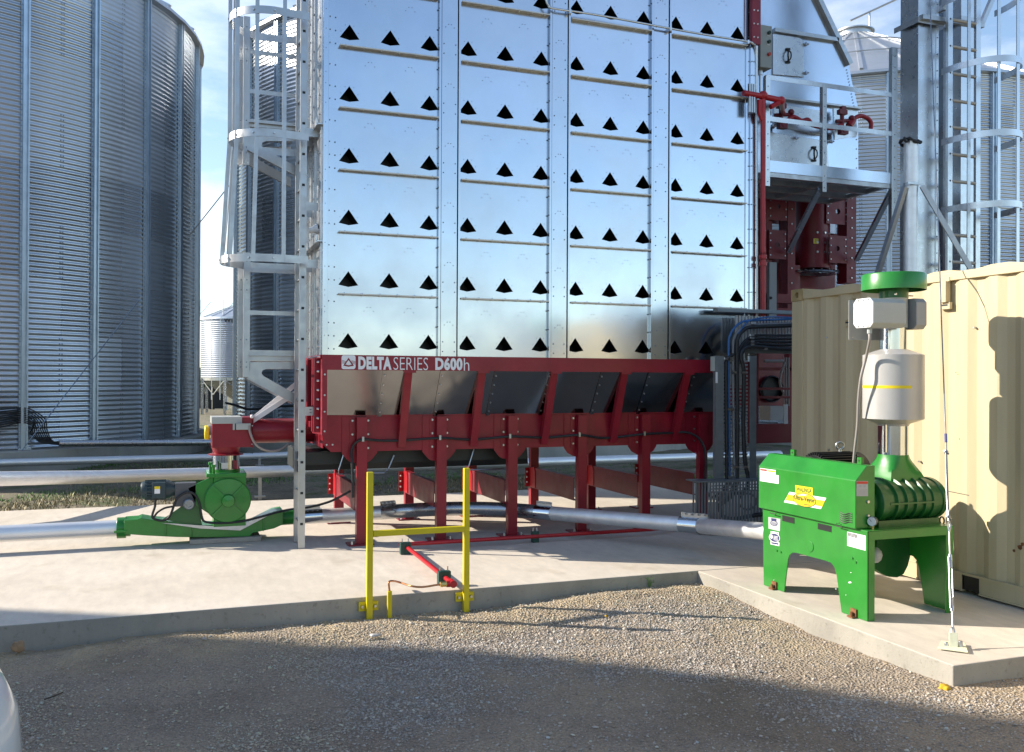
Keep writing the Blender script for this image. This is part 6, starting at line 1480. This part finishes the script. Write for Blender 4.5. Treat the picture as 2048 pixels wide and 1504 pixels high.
# ------------------------------------------------------------------ bucket elevator with its own caged ladder
be = thing('bucket_elevator', 'twin galvanised bucket elevator legs rising behind the container', 'bucket elevator', (8.3, 8.2, 0))
def trunk(x0, x1, y0, y1, zj):
    mb = MB(); mb.box(x0, x1, y0, y1, .02, 12); mb.box(x0-.006, x0, y0-.006, y0+.02, .02, 12); mb.box(x0, x0+.02, y0-.006, y0, .02, 12); mb.box(x1-.025, x1+.012, y0-.008, y0, .02, 12)
    for z in np.arange(2.2, 7, .19): mb.bolt((x1-.008, y0-.008, z), (0, -1, 0), .007, .007, 1)
    t = mb.build('trunk', ['galv_flash', 'dark_bolt'], be)
    mb = MB(); mb.box(x0-.05, x1+.05, y0-.05, y0-.009, zj, zj+.012); mb.box(x0-.05, x0-.007, y0-.009, y1+.05, zj, zj+.012); mb.box(x0-.05, x1+.05, y0-.05, y0-.045, zj-.05, zj); mb.box(x0-.05, x0-.045, y0-.045, y1+.05, zj-.05, zj); mb.build('flange', 'galv_dull', t)
trunk(7.88, 8.16, 8.07, 8.34, onY(1836, 38, 8.05).z); trunk(8.81, 9.08, 8.35, 8.62, onY(1936, 38, 8.33).z)
mb = MB(); a = onY(1886, 300, 8.7).x; mb.box(a, a+.05, 8.70, 8.76, .0, 12); mb.box(a, a+.006, 8.76, 8.84, 0, 12); mb.build('post', 'galv_dark', be)
mb = MB(); z = onY(1900, 38, 8.0).z; mb.bar(onY(1842, 34, 8.0), onY(1965, 52, 8.0), .06, .05); mb.bar(onY(1860, 30, 8.3), onY(1890, 14, 8.0), .05, .06); mb.bar(onY(1962, 50, 8.0), onY(1992, -20, 8.0), .05, .05); mb.build('brace', 'galv_dull', be)
YE = 7.90
ep = lambda x, y, dy=0: onY(x, y, YE+dy)
el = thing('caged_ladder', 'galvanised caged ladder on the bucket elevator at the upper right corner', 'ladder', ep(1930, 700))
xa, xb = ep(1900, 300).x, ep(1956, 300).x
for x in (xa, xb): mb = MB(); mb.box(x-.034, x+.034, YE-.004, YE, .02, 9); mb.box(x-.034, x-.028, YE, YE+.03, .02, 9); mb.box(x+.03, x+.034, YE, YE+.03, .02, 9); mb.build('rail', 'galv_flash', el)
z0 = ep(1928, 43).z; rg = None
for k in range(-16, 5):
    z = z0 + k*.3048
    if z < .2: continue
    if rg is None: mb = MB(); mb.cyl((xa+.03, YE+.012, z), (xb-.03, YE+.012, z), .020, 8); mb.cyl((xa, YE-.005, z), (xa, YE-.0045, z), .012, 8, 1); rg = mb.build('rung', ['rung_tan', 'black_void'], el, smooth=50); kz = z
    else: copy_part(rg, el, (0, 0, z-kz))
def ehoop(y):
    # flat ring bulging toward the camera right
    z = ep(1910, y).z; mb = MB(); xc = (xa+xb)/2; pts = []
    for t in np.linspace(0, PI, 21): pts.append((xc+.02-.40*math.cos(t)+ .02, YE-.02-.62*math.sin(t)))
    n = len(pts); vs = [(x, y_, zz_) for x, y_ in pts for zz_ in (z-.035, z+.035)]
    vi = [(xc+(x-xc)*.985, y_*1.0+.005, zz_) for x, y_ in pts for zz_ in (z-.035, z+.035)]; o = 2*n
    mb.add(vs+vi, [(2*i, 2*i+2, 2*i+3, 2*i+1) for i in range(n-1)] + [(o+2*i, o+2*i+1, o+2*i+3, o+2*i+2) for i in range(n-1)] + [(2*i+1, 2*i+3, o+2*i+3, o+2*i+1) for i in range(n-1)] + [(2*i, o+2*i, o+2*i+2, 2*i+2) for i in range(n-1)])
    mb.build('hoop', 'galv_flash', el, smooth=40)
for y in (14, 150, 290, 425): ehoop(y)
xc = (xa+xb)/2
for t in (.55, 1.15, 1.75, 2.4):
    x, y_ = xc+.04-.385*math.cos(t), YE-.02-.60*math.sin(t); mb = MB(); mb.box(x-.022, x+.022, y_-.005, y_+.005, 2.75, 9); mb.build('cage_bar', 'galv_flash', el)
# shiny vent stack with tripod braces
vs_t = thing('vent_stack', 'shiny steel vent pipe with torn black cover held by slanted braces', 'vent pipe', atD(1822, 545, 9.95))
p = atD(1821.5, 400, 9.95); zt, zbm = atD(1821, 284, 9.95).z, atD(1821, 560, 9.95).z
mb = MB(); mb.lathe((p.x, p.y, 0), (0, 0, 1), [(.074, 1.8), (.074, zt), (.068, zt), (.068, zt-.2)], 32); mb.build('pipe', 'pipe_alu', vs_t, smooth=40)
mb = MB(); pts = [V(p.x+(.10+.015*math.sin(3*t))*math.cos(t), p.y+(.10+.02*math.cos(2*t))*math.sin(t), zt+.0+.022*math.sin(t*2+1)) for t in np.linspace(0, 2*PI, 25)]; mb.tube(pts, [.016+.007*math.sin(k*1.9) for k in range(25)], 7, 0, False); mb.tube(curve_pts([V(p.x-.08, p.y-.05, zt-.01), V(p.x-.13, p.y-.06, zt-.02), V(p.x-.14, p.y-.05, zt+.02), V(p.x-.08, p.y, zt+.03)], 4), .014, 6); mb.build('torn_cover', 'rubber', vs_t, smooth=60)
mb = MB(); z = atD(1821, 370, 9.95).z; mb.lathe((p.x, p.y, z), (0, 0, 1), [(.078, -.02), (.078, .02)], 24); mb.box(p.x-.12, p.x+.12, p.y-.085, p.y-.075, z-.012, z+.012); mb.build('strap', 'galv_dull', vs_t)
for (x0, y0, d0, x1, y1, d1) in ((1810, 374, 9.9, 1755, 548, 10.1), (1844, 372, 9.9, 1938, 532, 9.75)):
    mb = MB(); q0, q1 = atD(x0, y0, d0), atD(x1, y1, d1); q2 = q1 + (q1-q0)*.6; mb.bar(q0, q2, .05, .05); mb.build('brace', 'aluminium', vs_t)

# ------------------------------------------------------------------ odds and ends in the yard
def rock(nm, p, s, mt_, label, seed, sz=(1, .8, .7)):
    rg_ = np.random.default_rng(seed); bm = bmesh.new(); bmesh.ops.create_icosphere(bm, subdivisions=3, radius=1)
    for v in bm.verts:
        n_ = v.co.normalized(); f_ = 1 + .22*math.sin(n_.x*3+seed)+.18*math.sin(n_.y*4.3+seed*2)+.12*math.sin(n_.z*6+n_.x*5)
        v.co = Vector((n_.x*sz[0], n_.y*sz[1], n_.z*sz[2]))*f_*s
    me = bpy.data.meshes.new(nm); bm.to_mesh(me); bm.free(); me.materials.append(MT[mt_]); me.polygons.foreach_set('use_smooth', [True]*len(me.polygons))
    o = bpy.data.objects.new(nm, me); COL.objects.link(o); o.location = p; tag(o, label, 'rock'); return o
rock('rock', onZ(1892, 1376, -.125), .034, 'yellow_rock', 'yellow painted stone at the corner of the equipment pad', 3, (1, .8, .62))
rock('rock', onZ(36, 1293, -.12), .042, 'tan_rock', 'flat reddish stone leaning against the pad at the far left', 5, (.8, .5, 1))
rock('rock', onZ(1212, 1232, -.10), .011, 'yellow_rock', 'tiny bright yellow stone in the sunlit gravel', 8)
rock('rock', onZ(752, 1270, -.13), .03, 'silencer', 'pale flat stone in the gravel below the yellow frame', 9, (1.5, .6, .3))
mb = MB(); mb.tube(curve_pts([onZ(88, 1399, -.135), onZ(103, 1394, -.13), onZ(125, 1385, -.135)], 4), .004, 5); tag(mb.build('stick', 'twig'), 'thin dark stick lying on the gravel near the white car', 'stick')

wd = thing('weed', 'small green weed growing at the concrete edge near the pad corner', 'weed', onZ(1299, 1178, -.12))
mb = MB(); p = onY(1299, 1176, 6.93)
for k in range(9):
    a = RNG.uniform(0, 6.28); r_ = RNG.uniform(.01, .035); h_ = RNG.uniform(.03, .10); q = p+V(r_*math.cos(a), -abs(r_*math.sin(a)), h_)
    mb.tube([p+V(0, 0, -.03), p.lerp(q, .6)+V(0, 0, .01), q], [.0022, .002, .0012], 5); mb.add([q, q+V(.014*math.cos(a), -.006, .004), q+V(.022*math.cos(a), -.010, -.002), q+V(.010*math.cos(a+.8), -.012, -.002)], [(0, 1, 2, 3)])
mb.build('leaves', 'weed_green', wd)
# white car whose rounded corner enters the frame at the lower left
def car():
    base = cam2w(-3.62, 2.3); t = thing('white_car', 'white car, only its rounded front corner in view at the lower left edge', 'car', (base[0], base[1], -.16))
    ex = Vector((RM[0][0], RM[0][1], 0)).normalized(); ey = Vector((RM[2][0], RM[2][1], 0)).normalized()
    W = lambda a, b, z: Vector((base[0], base[1], 0)) + ex*a + ey*b + V(0, 0, z)
    Lh, Wh = 2.13, .88
    # body: stacked rounded outlines (superellipse) from sill to bonnet
    sec = [(.16, .97, .93), (.30, .995, .985), (.52, 1., 1.), (.66, .995, .99), (.76, .975, .965), (.83, .93, .91), (.865, .82, .80), (.875, .5, .5)]
    n = 64; vs = []
    for z, sa, sb in sec:
        for k in range(n):
            tt = 2*PI*k/n; c_, s_ = math.cos(tt), math.sin(tt); q = 5.
            vs.append(W(math.copysign(abs(c_)**(2/q), c_)*Lh*sa, math.copysign(abs(s_)**(2/q), s_)*Wh*sb, z-.02))
    mb = MB(); mb.add(vs, [(i*n+j, i*n+(j+1) % n, (i+1)*n+(j+1) % n, (i+1)*n+j) for i in range(len(sec)-1) for j in range(n)] + [tuple(range((len(sec)-1)*n, len(sec)*n))]); mb.build('body', 'car_paint', t, smooth=50)
    vs = []; sec2 = [(.84, 1.15, .80, -.35), (1.1, .98, .76, -.38), (1.36, .72, .66, -.42), (1.42, .5, .5, -.42)]
    for z, a, b, o in sec2:
        for k in range(n):
            tt = 2*PI*k/n; c_, s_ = math.cos(tt), math.sin(tt); vs.append(W(o+math.copysign(abs(c_)**.45, c_)*a, math.copysign(abs(s_)**.45, s_)*b, z))
    mb = MB(); mb.add(vs, [(i*n+j, i*n+(j+1) % n, (i+1)*n+(j+1) % n, (i+1)*n+j) for i in range(len(sec2)-1) for j in range(n)] + [tuple(range((len(sec2)-1)*n, len(sec2)*n))], 0)
    mb.m = [1 if k < 2*n else 0 for k in range(len(mb.m))]; mb.build('cabin', ['car_paint', 'car_glass'], t, smooth=50)
    for a in (-1.35, 1.30):
        for b in (-.80, .80):
            mb = MB(); p0, p1 = W(a, b-.1, .15), W(a, b+.1, .15); mb.cyl(p0, p1, .31, 28); wl = mb.build('wheel', 'tyre', t, smooth=40, bevel=.02)
car()
